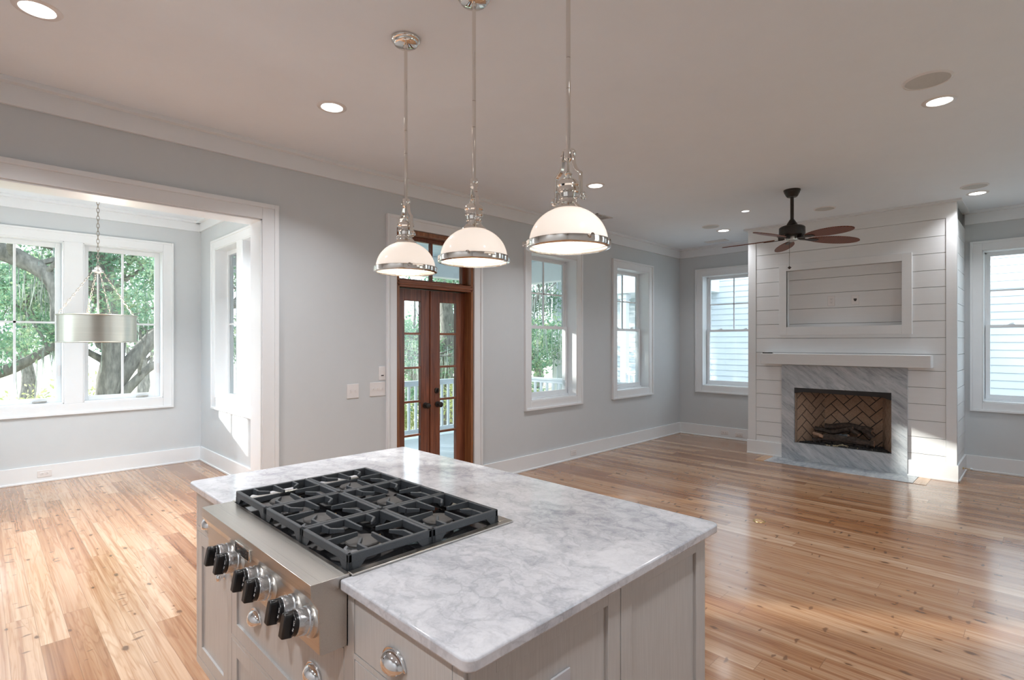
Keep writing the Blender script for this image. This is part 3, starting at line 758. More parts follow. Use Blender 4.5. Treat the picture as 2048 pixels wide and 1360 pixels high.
# ------------------------------------------------------------------ chimney breast with shiplap
GZ = [2.945, 2.753, 2.562, 2.371, 2.180, 1.988, 1.797, 1.606, 1.415, 1.225, 1.034, 0.843, 0.652, 0.461, 0.270]
TV = (1.077, 2.530, 1.649, 2.597); TVI = (1.174, 2.437, 1.755, 2.505)
SUR = (1.120, 2.494, 0.0, 1.250); FB = (1.274, 2.341, 0.228, 0.953)
def chimney():
    r = empty('wall_chimney', (XC, 1.808, 0), 'white shiplap chimney breast with a recessed television niche', 'chimney breast', None, 'structure')
    mb = MB(); xc = XC + 0.022
    holes = [(TVI[0], TVI[1], TVI[2], TVI[3]), (FB[0], FB[1], FB[2], FB[3])]
    As = sorted({CY0 + 0.02, CY1 - 0.02, *[h[0] for h in holes], *[h[1] for h in holes]}); Zs = sorted({0, ZC, *[h[2] for h in holes], *[h[3] for h in holes]})
    for a, b in zip(As[:-1], As[1:]):
        for z, w in zip(Zs[:-1], Zs[1:]):
            am, zm = (a + b) / 2, (z + w) / 2
            if not any(h[0] < am < h[1] and h[2] < zm < h[3] for h in holes): mb.quad((xc, a, z), (xc, b, z), (xc, b, w), (xc, a, w))
    for y in (CY0 + 0.02, CY1 - 0.02): mb.quad((xc, y, 0), (XB, y, 0), (XB, y, ZC), (xc, y, ZC))
    mb.build('backing', 'groove', r)
    g = 0.0024
    zz = [2.945] + GZ[1:] + [0.185]
    def rows(mb, fn):
        for zt, zb in zip(zz[:-1], zz[1:]): fn(mb, zb + g, zt - g)
    mb = MB()
    def cut(mb, z0, z1):
        segs = [(0.771 + g, 2.837 - g, z0, z1)]
        for (a, b, c, d) in ((TV[0] + .01, TV[1] - .01, TV[2] + .01, TV[3] - .01), (SUR[0] + .004, SUR[1] - .004, SUR[2], SUR[3])):
            out = []
            for (p, q, u, v) in segs:
                if v <= c or u >= d: out.append((p, q, u, v)); continue
                if u < c: out.append((p, q, u, c))
                if v > d: out.append((p, q, d, v))
                u2, v2 = max(u, c), min(v, d)
                out += [(p, a, u2, v2), (b, q, u2, v2)]
            segs = out
        for (p, q, u, v) in segs: mb.box(XC, xc - 0.0005, p, q, u, v)
    rows(mb, cut); mb.build('shiplap', 'shiplap', r)
    mb = MB(); rows(mb, lambda m, a, b: (m.box(XC + 0.06, XB, CY0, CY0 + 0.019, a, b), m.box(XC + 0.06, XB, CY1 - 0.019, CY1, a, b)))
    mb.build('side_shiplap', 'shiplap', r)
    mb = MB(); p = 0.006
    for a, b, s in ((CY0 - 0.004, 0.771, CY0), (2.837, CY1 + 0.004, CY1)):
        mb.box(XC - p, xc, a, b, 0.0, ZC)
    for y, o in ((CY0, -0.004), (CY1, 0.004)):
        mb.box(XC + 0.0, XC + 0.075, y + o, y - math.copysign(0.018, o), 0, ZC)
    mb.box(XC - p, xc, 0.771, 2.837, 2.945, ZC)
    mb.build('corner_board', 'shiplap', r)
    mb = MB()
    for a, b in ((CY0 - 0.0175, SUR[0]), (SUR[1], CY1 + 0.0175)):
        mb.box(XC - 0.016, xc, a, b, 0, 0.187); mb.box(XC - 0.026, xc, a, b, 0, 0.02)
    mb.box(xc + 0.001, XB, CY0 - 0.018, CY0 + 0.015, 0, 0.187); mb.box(xc + 0.001, XB, CY0 - 0.028, CY0, 0, 0.02); mb.box(xc + 0.001, XB, CY1 - 0.015, CY1 + 0.018, 0, 0.187)
    mb.build('plinth', 'shiplap', r, bevel=0.002)
    mb = MB(); mb.box(XC - 0.055, XB, CY0 - 0.05, CY1 + 0.05, ZC - 0.022, ZC); mb.build('ceiling_strip', 'shiplap', r, bevel=0.002)
    mb = MB(); t = 0.02
    mb.box(XC - t, xc, TV[0], TVI[0], TV[2], TV[3]); mb.box(XC - t, xc, TVI[1], TV[1], TV[2], TV[3]); mb.box(XC - t, xc, TVI[0], TVI[1], TV[2], TVI[2]); mb.box(XC - t, xc, TVI[0], TVI[1], TVI[3], TV[3])
    xb = XC + 0.088
    for (a, b, c, d) in ((TVI[0] - .01, TVI[0], TVI[2], TVI[3]), (TVI[1], TVI[1] + .01, TVI[2], TVI[3]), (TVI[0], TVI[1], TVI[2] - .01, TVI[2]), (TVI[0], TVI[1], TVI[3], TVI[3] + .01)): mb.box(XC - 0.01, xb + 0.03, a, b, c, d)
    mb.build('niche_frame', 'shiplap', r, bevel=0.002)
    mb = MB(); nz = [TVI[3], 2.385, 2.190, 1.995, 1.797, TVI[2]]
    for zt, zb in zip(nz[:-1], nz[1:]): mb.box(xb, xb + 0.02, TVI[0], TVI[1], zb + (g if zb != TVI[2] else 0), zt - (g if zt != TVI[3] else 0))
    mb.build('niche_shiplap', 'shiplap', r)
    mb = MB(); mb.quad((xb + 0.018, TVI[0], TVI[2]), (xb + 0.018, TVI[1], TVI[2]), (xb + 0.018, TVI[1], TVI[3]), (xb + 0.018, TVI[0], TVI[3])); mb.build('niche_backing', 'groove', r)
chimney()

mb = MB(); mb.box(XC - 0.17, XC, 0.885, 2.715, 1.262, 1.402)
tag(mb.build('mantel_shelf', 'shiplap', bevel=0.004), 'plain white box mantel shelf above the grey marble surround', 'mantel')

def fireplace():
    r = empty('fireplace', (XC, 1.808, 0), 'fireplace with a grey marble surround and a herringbone brick firebox', 'fireplace')
    mb = MB(); x0, x1 = XC - 0.022, XC + 0.02
    mb.box(x0, x1, SUR[0], FB[0], 0, SUR[3]); mb.box(x0, x1, FB[1], SUR[1], 0, SUR[3]); mb.box(x0, x1, FB[0], FB[1], 0, FB[2]); mb.box(x0, x1, FB[0], FB[1], FB[3], SUR[3])
    bmesh.ops.remove_doubles(mb.bm, verts=mb.bm.verts, dist=1e-5)
    mb.build('surround', 'marble2', r)
    # firebox shell: flared plan
    yb0, yb1, xb = 1.44, 2.09, 8.10
    zf, zt = 0.222, 1.02
    xf = XC + 0.075
    def herring(w, h):
        """herringbone bricks over [0,w]x[0,h], clipped; in the xz plane, y thickness"""
        m = MB(); L, B, gp = 0.205, 0.1025, 0.011
        rot = Matrix.Rotation(math.radians(-45), 4, 'Y')
        n = 16
        for i in range(-n, n):
            for j in range(-n, n):
                ox, oz = (i * B + j * L * 1.0), (i * B - 0 * j) 
                # brick pair of the 2:1 herringbone lattice
                for (px, pz, bw, bh) in ((i * B + 2 * j * L, i * B, L, B), (i * B + L + 2 * j * L, i * B - B, B, L)):
                    c = rot @ Vector((px + bw / 2, 0, pz + bh / 2))
                    if -0.3 < c.x < w + 0.3 and -0.3 < c.z < h + 0.3:
                        m.box(px + gp / 2, px + bw - gp / 2, 0, 0.008, pz + gp / 2, pz + bh - gp / 2, rot)
        for co, no in (((0, 0, 0), (-1, 0, 0)), ((w, 0, 0), (1, 0, 0)), ((0, 0, 0), (0, 0, -1)), ((0, 0, h), (0, 0, 1))):
            bmesh.ops.bisect_plane(m.bm, geom=m.bm.verts[:] + m.bm.edges[:] + m.bm.faces[:], plane_co=co, plane_no=no, clear_outer=True)
        m.mi = 1; m.quad((0, 0.0055, 0), (w, 0.0055, 0), (w, 0.0055, h), (0, 0.0055, h))
        return m
    def panel(name, p0, p1):
        w = (Vector(p1) - Vector(p0)).length
        m = herring(w, zt - zf)
        u = (Vector(p1) - Vector(p0)).normalized(); v = Vector((0, 0, 1)).cross(u)
        mat = Matrix(((u.x, v.x, 0, p0[0]), (u.y, v.y, 0, p0[1]), (0, 0, 1, zf), (0, 0, 0, 1)))
        bmesh.ops.transform(m.bm, matrix=mat, verts=m.bm.verts)
        return m.build(name, ['brick', 'mortar'], r, recalc=False)
    panel('back_panel', (xb, yb1, 0), (xb, yb0, 0))
    panel('side_panel', (xf, FB[1] - 0.01, 0), (xb, yb1, 0))
    panel('side_panel', (xb, yb0, 0), (xf, FB[0] + 0.01, 0))
    for y0, y1 in ((FB[0] - 0.004, FB[0] + 0.008), (FB[1] - 0.008, FB[1] + 0.004)):
        mb = MB()
        for k in range(6): mb.box(XC + 0.02, xf, y0, y1, zf + k * 0.135 + 0.003, zf + (k + 1) * 0.135 - 0.003)
        mb.build('return_brick', 'brick', r)
    mb = MB()
    mb.quad((XC, FB[0], zt), (XC, FB[1], zt), (xb, yb1, zt), (xb, yb0, zt))
    mb.quad((XC, FB[0], zf - 0.01), (XC, FB[1], zf - 0.01), (xb, yb1, zf - 0.01), (xb, yb0, zf - 0.01))
    for y in (FB[0] - 0.012, FB[1] + 0.012): mb.quad((XC, y, 0.2), (xf + 0.02, y, 0.2), (xf + 0.02, y, zt), (XC, y, zt))
    mb.box(xf + 0.0, xb + 0.02, FB[0] - 0.03, FB[0] - 0.02, 0.2, zt)
    mb.build('firebox_shell', 'mortar', r)
    mb = MB(); pts = [(FB[0], FB[3])] + [(FB[0], FB[3] - 0.095)] + [(FB[0] + 0.10, FB[3] - 0.062)] + [(FB[1] - 0.10, FB[3] - 0.055), (FB[1], FB[3] - 0.075), (FB[1], FB[3])]
    mb.prism(pts, XC + 0.004, XC + 0.016, 'x'); mb.build('smoke_hood', 'black', r)
    return r
fireplace()
mb = MB(); mb.box(7.27, XC - 0.023, 1.018, 2.59, 0.0005, 0.006)
tag(mb.build('hearth_slab', 'marble2', bevel=0.001), 'thin grey-green marble hearth slab set into the floor before the fireplace', 'hearth')
mb = MB()
for a, b in ((0.90, 1.014), (2.594, 2.71)): mb.box(7.27, XC - 0.028, a, b, 0.0003, 0.003)
o = mb.build('trim_5', None or 'mahoganyh'); o.data.materials.clear()
M['borderboard'] = mat_wood('pine_border_board', (0.50, 0.27, 0.13), (0.66, 0.42, 0.24), (0.8, 14, 14), 0.22)
o.data.materials.append(M['borderboard'])
struct(o, 'pine border boards laid at both ends of the hearth slab', 'floor border')

# logs and grate
gr = empty('fire_grate', (7.86, 1.80, 0.225), 'black bar grate holding the logs in the firebox', 'grate')
for y in (1.56, 1.68, 1.80, 1.92, 2.04):
    mb = MB(); mb.tube([(7.76, y, 0.30), (7.77, y, 0.262), (7.95, y, 0.262)], 0.009, 6); mb.build('bar', 'black', gr)
for x0, x1, z0, z1 in ((7.775, 7.789, 0.250, 0.272), (7.94, 7.954, 0.250, 0.272), (7.755, 7.768, 0.283, 0.300)):
    mb = MB(); mb.box(x0, x1, 1.52, 2.08, z0, z1); mb.build('rail', 'black', gr)
for x in (7.76, 7.94):
    for y in (1.53, 2.06):
        mb = MB(); mb.box(x, x + 0.014, y, y + 0.014, 0.222, 0.285); mb.build('leg', 'black', gr)
mb = MB(); random.seed(4)
mb.box(XC + 0.02, 8.09, 1.45, 2.08, 0.213, 0.222); mb.prism([(XC + 0.02, FB[0] + 0.012), (8.08, 1.45), (8.08, 2.08), (XC + 0.02, FB[1] - 0.012)], 0.213, 0.2225)
for i in range(700):
    x = random.uniform(XC + 0.03, 8.0); y = random.uniform(1.31, 2.30)
    s = random.uniform(0.006, 0.014)
    if y < FB[0] + 0.03 + (x - XC) * 0.38 or y > FB[1] - 0.03 - (x - XC) * 0.58: continue
    mb.box(-s, s, -s, s, -s, s, Matrix.Translation((x, y, 0.222 + s * 0.5)) @ Euler((random.random() * 3, random.random() * 3, random.random() * 3)).to_matrix().to_4x4())
tag(mb.build('lava_granules', 'ember'), 'black lava granules covering the firebox floor', 'granules', None, 'stuff')
mb = MB()
for i in range(160):
    y = random.gauss(1.80, 0.13); x = random.gauss(7.748, 0.012); s = random.uniform(0.004, 0.010)
    z = 0.226 + max(0, 0.03 - abs(y - 1.80) * 0.35) * random.random()
    mb.box(-s, s, -s, s, -s, s, Matrix.Translation((x, y, z)) @ Euler((random.random() * 3, random.random() * 3, 0)).to_matrix().to_4x4())
tag(mb.build('ember_chips', 'emberpale'), 'pale ember chips heaped before the log grate', 'ember chips', None, 'stuff')

def log(pts, r, label, mat='log', seed=0):
    rnd = random.Random(seed)
    P = [Vector(p) for p in pts]; n = 9; path = []; rr = []
    for i in range(n):
        t = i / (n - 1) * (len(P) - 1); k = min(int(t), len(P) - 2); f = t - k
        q = P[k].lerp(P[k + 1], f) + Vector((rnd.uniform(-1, 1), rnd.uniform(-1, 1), rnd.uniform(-1, 1))) * r * 0.15
        path.append(q); rr.append(r * rnd.uniform(0.85, 1.12))
    root = bpy.data.objects.new('fire_log', None)
    mb = MB(); mb.tube(path, rr, 10)
    bm = mb.bm
    for v in bm.verts: v.co += v.co.normalized().cross(Vector((rnd.random(), 1, rnd.random()))) * rnd.uniform(-1, 1) * r * 0.05
    bpy.data.objects.remove(root)
    o = mb.build('fire_log', mat); tag(o, label, 'log', 'logs in the firebox')
    WORG[o.name] = Vector((0, 0, 0))
    for e, q in ((path[0], path[1]), (path[-1], path[-2])):
        d = (e - q).normalized()
        m2 = MB(); m2.lathe([(0, 0.002), (r * 0.82, 0.002), (r * 0.82, -0.01)], 12, Matrix.Translation(e) @ d.to_track_quat('Z', 'Y').to_matrix().to_4x4()); m2.build('sawn_end', 'logend', o)
    return o
log([(7.80, 2.02, 0.315), (7.79, 1.75, 0.320), (7.80, 1.47, 0.300)], 0.046, 'thick front log across the grate with a pale sawn end at the right', 'log', 1)
log([(7.84, 1.90, 0.335), (7.80, 1.74, 0.362)], 0.030, 'short ash-grey glowing log on top of the front log, middle', 'ash', 2)
log([(7.90, 2.16, 0.410), (7.90, 1.96, 0.372), (7.92, 1.72, 0.448)], 0.030, 'slender crooked log rising over the middle from the left', 'log', 3)
log([(7.92, 1.78, 0.455), (7.84, 1.64, 0.385)], 0.026, 'short log sloping down to a round sawn end, right of the middle', 'log', 4)
log([(7.97, 2.05, 0.43), (7.97, 1.78, 0.475), (7.96, 1.52, 0.43)], 0.040, 'dark charred log arched across the back', 'log', 5)
log([(7.95, 1.62, 0.45), (7.86, 1.50, 0.36)], 0.030, 'short log leaning at the right end with a pale tip', 'log', 6)
log([(7.84, 2.16, 0.355), (7.79, 2.03, 0.320)], 0.024, 'split log with a pinkish cut face at the far left', 'logend', 7)
log([(7.80, 2.14, 0.255), (7.86, 2.05, 0.275)], 0.040, 'pale ashy chunk on the floor at the left of the grate', 'log', 8)

# ------------------------------------------------------------------ small wall things
def plate(name, loc, rz, w, h, label, cat, group, gadgets, mat='plate'):
    """a wall plate, local x along the wall, y into the room is -y, z up from the centre"""
    r = empty(name, loc, label, cat, group, None, rz, local=True)
    mb = MB(); mb.box(-w / 2, w / 2, -0.006, 0.0, -h / 2, h / 2); mb.build('cover_plate', mat, r, bevel=0.003)
    for g in gadgets:
        if g[0] == 'toggle':
            mb = MB(); mb.box(g[1] - 0.005, g[1] + 0.005, -0.016, -0.004, -0.002, 0.012); mb.box(g[1] - 0.006, g[1] + 0.006, -0.0075, -0.004, -0.013, 0.013); mb.build('toggle', mat, r)
        elif g[0] == 'rocker':
            mb = MB(); mb.box(g[1] - 0.017, g[1] + 0.017, -0.009, -0.004, -0.034, 0.034); mb.build('rocker', mat, r, bevel=0.001)
            mb = MB(); mb.box(g[1] - 0.014, g[1] + 0.014, -0.0095, -0.008, -0.026, -0.016); mb.build('indicator', 'slot', r)
        elif g[0] == 'socket':
            x, z, hz = g[1], g[2], g[3]
            mb = MB(); mb.box(x - 0.017, x + 0.017, -0.0085, -0.004, z - 0.0145, z + 0.0145); s = mb.build('socket', mat, r, bevel=0.002)
            mb = MB()
            if hz:
                for dz in (-0.006, 0.006): mb.box(x - 0.005, x + 0.003, -0.0092, -0.008, z + dz - 0.001, z + dz + 0.001)
                mb.box(x + 0.007, x + 0.011, -0.0092, -0.008, z - 0.002, z + 0.002)
            else:
                for dx in (-0.006, 0.006): mb.box(x + dx - 0.001, x + dx + 0.001, -0.0092, -0.008, z - 0.003, z + 0.006)
                mb.box(x - 0.002, x + 0.002, -0.0092, -0.008, z - 0.010, z - 0.006)
            mb.build('slot', 'slot', s)
        elif g[0] == 'hole':
            mb = MB(); mb.prism([(-0.017, 0.016), (0.017, 0.016), (0.017, 0.0), (0.008, -0.018), (-0.008, -0.018), (-0.017, 0.0)], -0.0068, -0.005, 'y'); mb.build('brush_slot', 'slot', r)
    return r
SWG = 'switch plates beside the wooden door'
plate('light_switch', (2.41, YL, 1.11), 0, 0.118, 0.13, 'two-gang white switch plate, the one farther from the door', 'light switch', SWG, [('toggle', -0.023), ('toggle', 0.023)])
plate('light_switch', (2.663, YL, 1.113), 0, 0.165, 0.13, 'three-gang white switch plate beside the door, lower of the close pair', 'light switch', SWG, [('toggle', -0.046), ('toggle', 0), ('toggle', 0.046)])
plate('light_switch', (2.712, YL, 1.26), 0, 0.072, 0.128, 'single white switch plate above the three-gang plate', 'light switch', SWG, [('rocker', 0)])
OG = 'outlets set in the baseboards'
HS = [('socket', -0.02, 0, True), ('socket', 0.02, 0, True)]
plate('power_outlet', (5.59, YL - BT, 0.092), 0, 0.116, 0.072, 'white outlet in the baseboard below the first sash window', 'outlet', OG, HS)
plate('power_outlet', (XB - BT, 3.64, 0.098), -math.pi / 2, 0.118, 0.066, 'white outlet in the baseboard under the back window, nearer the corner', 'outlet', OG, HS)
plate('power_outlet', (XB - BT, 3.41, 0.090), -math.pi / 2, 0.118, 0.070, 'white outlet with dark sockets in the baseboard, next to the chimney', 'outlet', OG, HS)
plate('power_outlet', (0.545, YN - BT, 0.094), 0, 0.122, 0.076, 'white outlet in the nook baseboard below the casement windows', 'outlet', OG, HS)
plate('power_outlet', (XC + 0.088, 1.93, 2.085), -math.pi / 2, 0.082, 0.125, 'white outlet inside the television niche', 'outlet', None, [('socket', 0, 0.021, False), ('socket', 0, -0.021, False)])
plate('cable_plate', (XC + 0.088, 1.665, 2.085), -math.pi / 2, 0.082, 0.115, 'white cable plate with a dark shield-shaped hole inside the television niche', 'cable plate', None, [('hole',)])

ro = MB(); ro.box(7.53, 7.57, 2.575, 2.70, 1.4025, 1.418)
rc = tag(ro.build('remote_control', 'black', bevel=0.004), 'thin black remote control lying at the left end of the mantel', 'remote control')
WORG[rc.name] = Vector((0, 0, 0))
mb = MB(); [mb.box(7.543, 7.557, 2.59 + k * 0.016, 2.60 + k * 0.016, 1.4175, 1.4195) for k in range(6)]; mb.build('button', 'plateg', rc)

ds = empty('door_stop', (8.12, CY0 - 0.018, 0.085), 'small spring door stop on the side of the chimney plinth', 'door stop')
Rm = Matrix.Translation((8.12, CY0 - 0.018, 0.085)) @ Matrix.Rotation(math.radians(90), 4, 'X')
mb = MB(); mb.lathe([(0, 0), (0.016, 0), (0.012, 0.006), (0, 0.006)], 14, Rm); mb.tube([(0.006 * math.cos(t * 0.8), 0.006 * math.sin(t * 0.8), 0.005 + t * 0.0008) for t in range(80)], 0.0014, 5, mat=Rm); mb.build('spring', 'brass', ds)
mb = MB(); mb.lathe([(0, 0.066), (0.012, 0.066), (0.013, 0.078), (0.009, 0.086), (0, 0.087)], 14, Rm); mb.build('bumper', 'rubber', ds)

fo = MB(); fo.lathe([(0.034, 0.0), (0.036, 0.004), (0.046, 0.004), (0.050, 0.0005)], 28, Matrix.Translation((4.80, 1.747, 0)), cap=False)
fo2 = tag(fo.build('floor_outlet', 'brass'), 'round brass floor outlet ring in the living room floor', 'floor outlet')
WORG[fo2.name] = Vector((0, 0, 0))
mb = MB(); mb.lathe([(0, 0.002), (0.034, 0.002), (0.034, 0.0)], 24, Matrix.Translation((4.80, 1.747, 0))); mb.build('cover', 'borderboard', fo2)

# ------------------------------------------------------------------ ceiling things
KZ = (ZC - EYE) / 1.54
def recessed(x, y, label, lamp=True, power=1.0):
    r = empty('recessed_light', (x, y, ZC), label, 'ceiling light', 'recessed ceiling lights', local=True)
    mb = MB(); mb.lathe([(0.068, -0.001), (0.070, -0.006), (0.092, -0.005), (0.096, 0.0)], 36, cap=False); mb.build('trim_ring', 'plate', r, angle=60)
    mb = MB(); mb.lathe([(0, -0.0025), (0.069, -0.0025), (0.069, 0.0)], 36); mb.build('lens', 'lamp', r)
    if lamp:
        d = bpy.data.lights.new('recessed_lamp', 'AREA'); d.shape = 'DISK'; d.size = 0.13; d.energy = CAN_W * power; d.color = (0.97, 0.98, 1.0); d.spread = math.radians(125)
        l = bpy.data.objects.new('recessed_lamp', d); COL.objects.link(l); l.parent = r; l.location = (0, 0, -0.008)
    return r
for (x, y, lab) in ((0.203, 3.292, 'round recessed light in the corner of the ceiling above the opening, largest in view'),
                    (1.646, 3.297, 'round recessed light on the ceiling left of the three pendants'),
                    (4.292, 3.113, 'round recessed light seen just behind the nearest pendant'),
                    (7.257, 3.115, 'round recessed light near the far corner, beside the air vent'),
                    (4.337, 0.468, 'round recessed light at the right, below the largest ceiling speaker'),
                    (7.282, 0.479, 'round recessed light above the right end of the chimney')):
    recessed(x * KZ, y * KZ, lab, power=0.45 if x > 7 else 1.1)
for (x, y, lab) in ((-0.85, 0.2, 'unseen recessed fill light added over the kitchen aisle nearest the side wall'), (-0.85, 1.9, 'unseen recessed fill light added over the middle of the kitchen aisle'), (1.55, 0.05, 'unseen recessed fill light added over the island end nearest the side wall'),
                    (0.0, 5.4, 'unseen recessed fill light added in the nook ceiling near the opening'), (1.55, 5.4, 'unseen recessed fill light added in the nook ceiling on the porch side')):
    recessed(x, y, lab, power=2.7 if 'nook' in lab else (0.8 if 'island end' in lab else 1.4))  # lamps added out of view as fill for kitchen, island and nook
def speaker(x, y, label, rr=0.115):
    r = empty('ceiling_speaker', (x * KZ, y * KZ, ZC), label, 'speaker', 'round ceiling speakers', local=True)
    mb = MB(); mb.lathe([(rr - 0.016, -0.004), (rr - 0.012, -0.009), (rr - 0.003, -0.007), (rr, 0)], 40, cap=False); mb.build('bezel', 'plate', r, angle=60)
    mb = MB(); mb.lathe([(0, -0.0065), (rr - 0.015, -0.0055), (rr - 0.015, 0)], 40); mb.build('grille', 'grille', r)
speaker(3.94, 0.481, 'round grey ceiling speaker at the right, largest of them', 0.125)
speaker(6.935, 0.478, 'round grey ceiling speaker over the right end of the chimney')
speaker(6.884, 1.781, 'round grey ceiling speaker just right of the fan rod')
speaker(6.885, 3.13, 'round grey ceiling speaker left of the fan, near the far corner')
r = empty('ceiling_sensor', (6.363 * KZ, 2.471 * KZ, ZC), 'tiny bright round lens in the ceiling left of the fan', 'ceiling light', local=True)
mb = MB(); mb.lathe([(0.042, -0.001), (0.044, -0.005), (0.056, -0.004), (0.058, 0)], 24, cap=False); mb.build('trim_ring', 'plate', r)
mb = MB(); mb.lathe([(0, -0.003), (0.043, -0.003), (0.043, 0)], 24); mb.build('lens', 'lampblue', r)
def vent(x, y, w, l, rz, label):
    r = empty('air_vent', (x * KZ, y * KZ, ZC), label, 'air vent', 'ceiling air vents', None, rz, local=True)
    mb = MB(); f = 0.022
    mb.box(-l / 2, l / 2, -w / 2, -w / 2 + f, -0.006, 0); mb.box(-l / 2, l / 2, w / 2 - f, w / 2, -0.006, 0); mb.box(-l / 2, -l / 2 + f, -w / 2, w / 2, -0.006, 0); mb.box(l / 2 - f, l / 2, -w / 2, w / 2, -0.006, 0); mb.box(-0.01, 0.01, -w / 2, w / 2, -0.006, 0)
    mb.build('frame', 'plate', r)
    mb = MB()
    for k in range(11):
        y0 = -w / 2 + f + (w - 2 * f) * (k + 0.5) / 11
        mb.box(-l / 2 + f, l / 2 - f, -0.005, 0.005, -0.0008, 0.0008, Matrix.Translation((0, y0, -0.005)) @ Matrix.Rotation(math.radians(35), 4, 'X'))
    mb.build('louver', 'plate', r)
    mb = MB(); mb.quad((-l / 2, -w / 2, -0.0005), (l / 2, -w / 2, -0.0005), (l / 2, w / 2, -0.0005), (-l / 2, w / 2, -0.0005)); mb.build('duct_throat', 'throat', r)
vent(5.386, 3.839, 0.16, 0.33, 0, 'white air vent behind the nearest pendant, close to the crown')
vent(7.933, 3.513, 0.15, 0.33, math.pi / 2, 'white air vent by the far corner, left of the fan')

# ------------------------------------------------------------------ ceiling fan
def fan(x, y):
    r = empty('ceiling_fan', (x, y, ZC), 'dark bronze ceiling fan with five red-brown palm-leaf blades', 'ceiling fan', local=True)
    mb = MB(); mb.lathe([(0.080, 0), (0.080, -0.012), (0.075, -0.017), (0.073, -0.032), (0.068, -0.037), (0.057, -0.062), (0.046, -0.074), (0, -0.075)], 32); mb.build('canopy', 'bronze', r)
    mb = MB(); mb.tube([(0, 0, -0.07), (0, 0, -0.37)], 0.0170, 14); mb.build('downrod', 'bronze', r)
    mb = MB(); mb.lathe([(0.018, -0.305), (0.026, -0.315), (0.048, -0.352), (0.052, -0.362), (0, -0.364)], 28); mb.build('rod_cover', 'bronze', r)
    mb = MB(); mb.lathe([(0.04, -0.36), (0.07, -0.372), (0.10, -0.378), (0.115, -0.386), (0.123, -0.396), (0.124, -0.462), (0.118, -0.474), (0.090, -0.477), (0.080, -0.482), (0.06, -0.485), (0, -0.486)], 40); mb.build('motor_housing', 'bronze', r)
    mb = MB(); mb.lathe([(0.052, -0.48), (0.058, -0.50), (0.052, -0.525), (0.028, -0.535), (0, -0.536)], 28); mb.build('switch_cup', 'silver', r)
    zb = -0.503
    for k in range(5):
        a = math.radians(26.8 + 72 * k)
        Rz = Matrix.Rotation(a, 4, 'Z')
        pitch = Matrix.Translation((0, 0, zb)) @ Matrix.Rotation(math.radians(2), 4, 'Y') @ Matrix.Rotation(math.radians(-11), 4, 'X')
        mb = MB()
        n = 28; poly = []
        L0, L1, wd = 0.165, 0.70, 0.094
        for i in range(n):
            t = 2 * math.pi * i / n
            xx = (L0 + L1) / 2 + (L1 - L0) / 2 * math.cos(t)
            yy = wd * math.sin(t) * (1.0 + 0.12 * math.cos(t))
            poly.append((xx, yy))
        mb.prism(poly, -0.004, 0.004, 'z')
        o = mb.build('blade', 'blade', r, bevel=0.002)
        o.matrix_local = Rz @ pitch
        mb = MB(); mb.prism([(0.085, -0.014), (0.15, -0.018), (0.20, -0.034), (0.265, -0.022), (0.275, 0), (0.265, 0.022), (0.20, 0.034), (0.15, 0.018), (0.085, 0.014)], -0.011, -0.005, 'z'); mb.box(0.07, 0.13, -0.012, 0.012, -0.008, 0.03)
        mb.build('blade_arm', 'bronze', o, bevel=0.002)
    pa = math.radians(225)
    px, py = 0.03 * math.cos(pa) - 0.03, 0.03 * math.sin(pa) + 0.03
    mb = MB(); mb.tube([(px, py, -0.53), (px, py, -0.80)], 0.0018, 6); p = mb.build('pull_chain', 'bronze', r)
    mb = MB(); mb.lathe([(0, -0.792), (0.005, -0.80), (0.020, -0.812), (0.005, -0.826), (0, -0.83)], 12, Matrix.Translation((px, py, 0))); mb.build('chain_pull', 'bronze', p)
fan(5.995, 1.852)

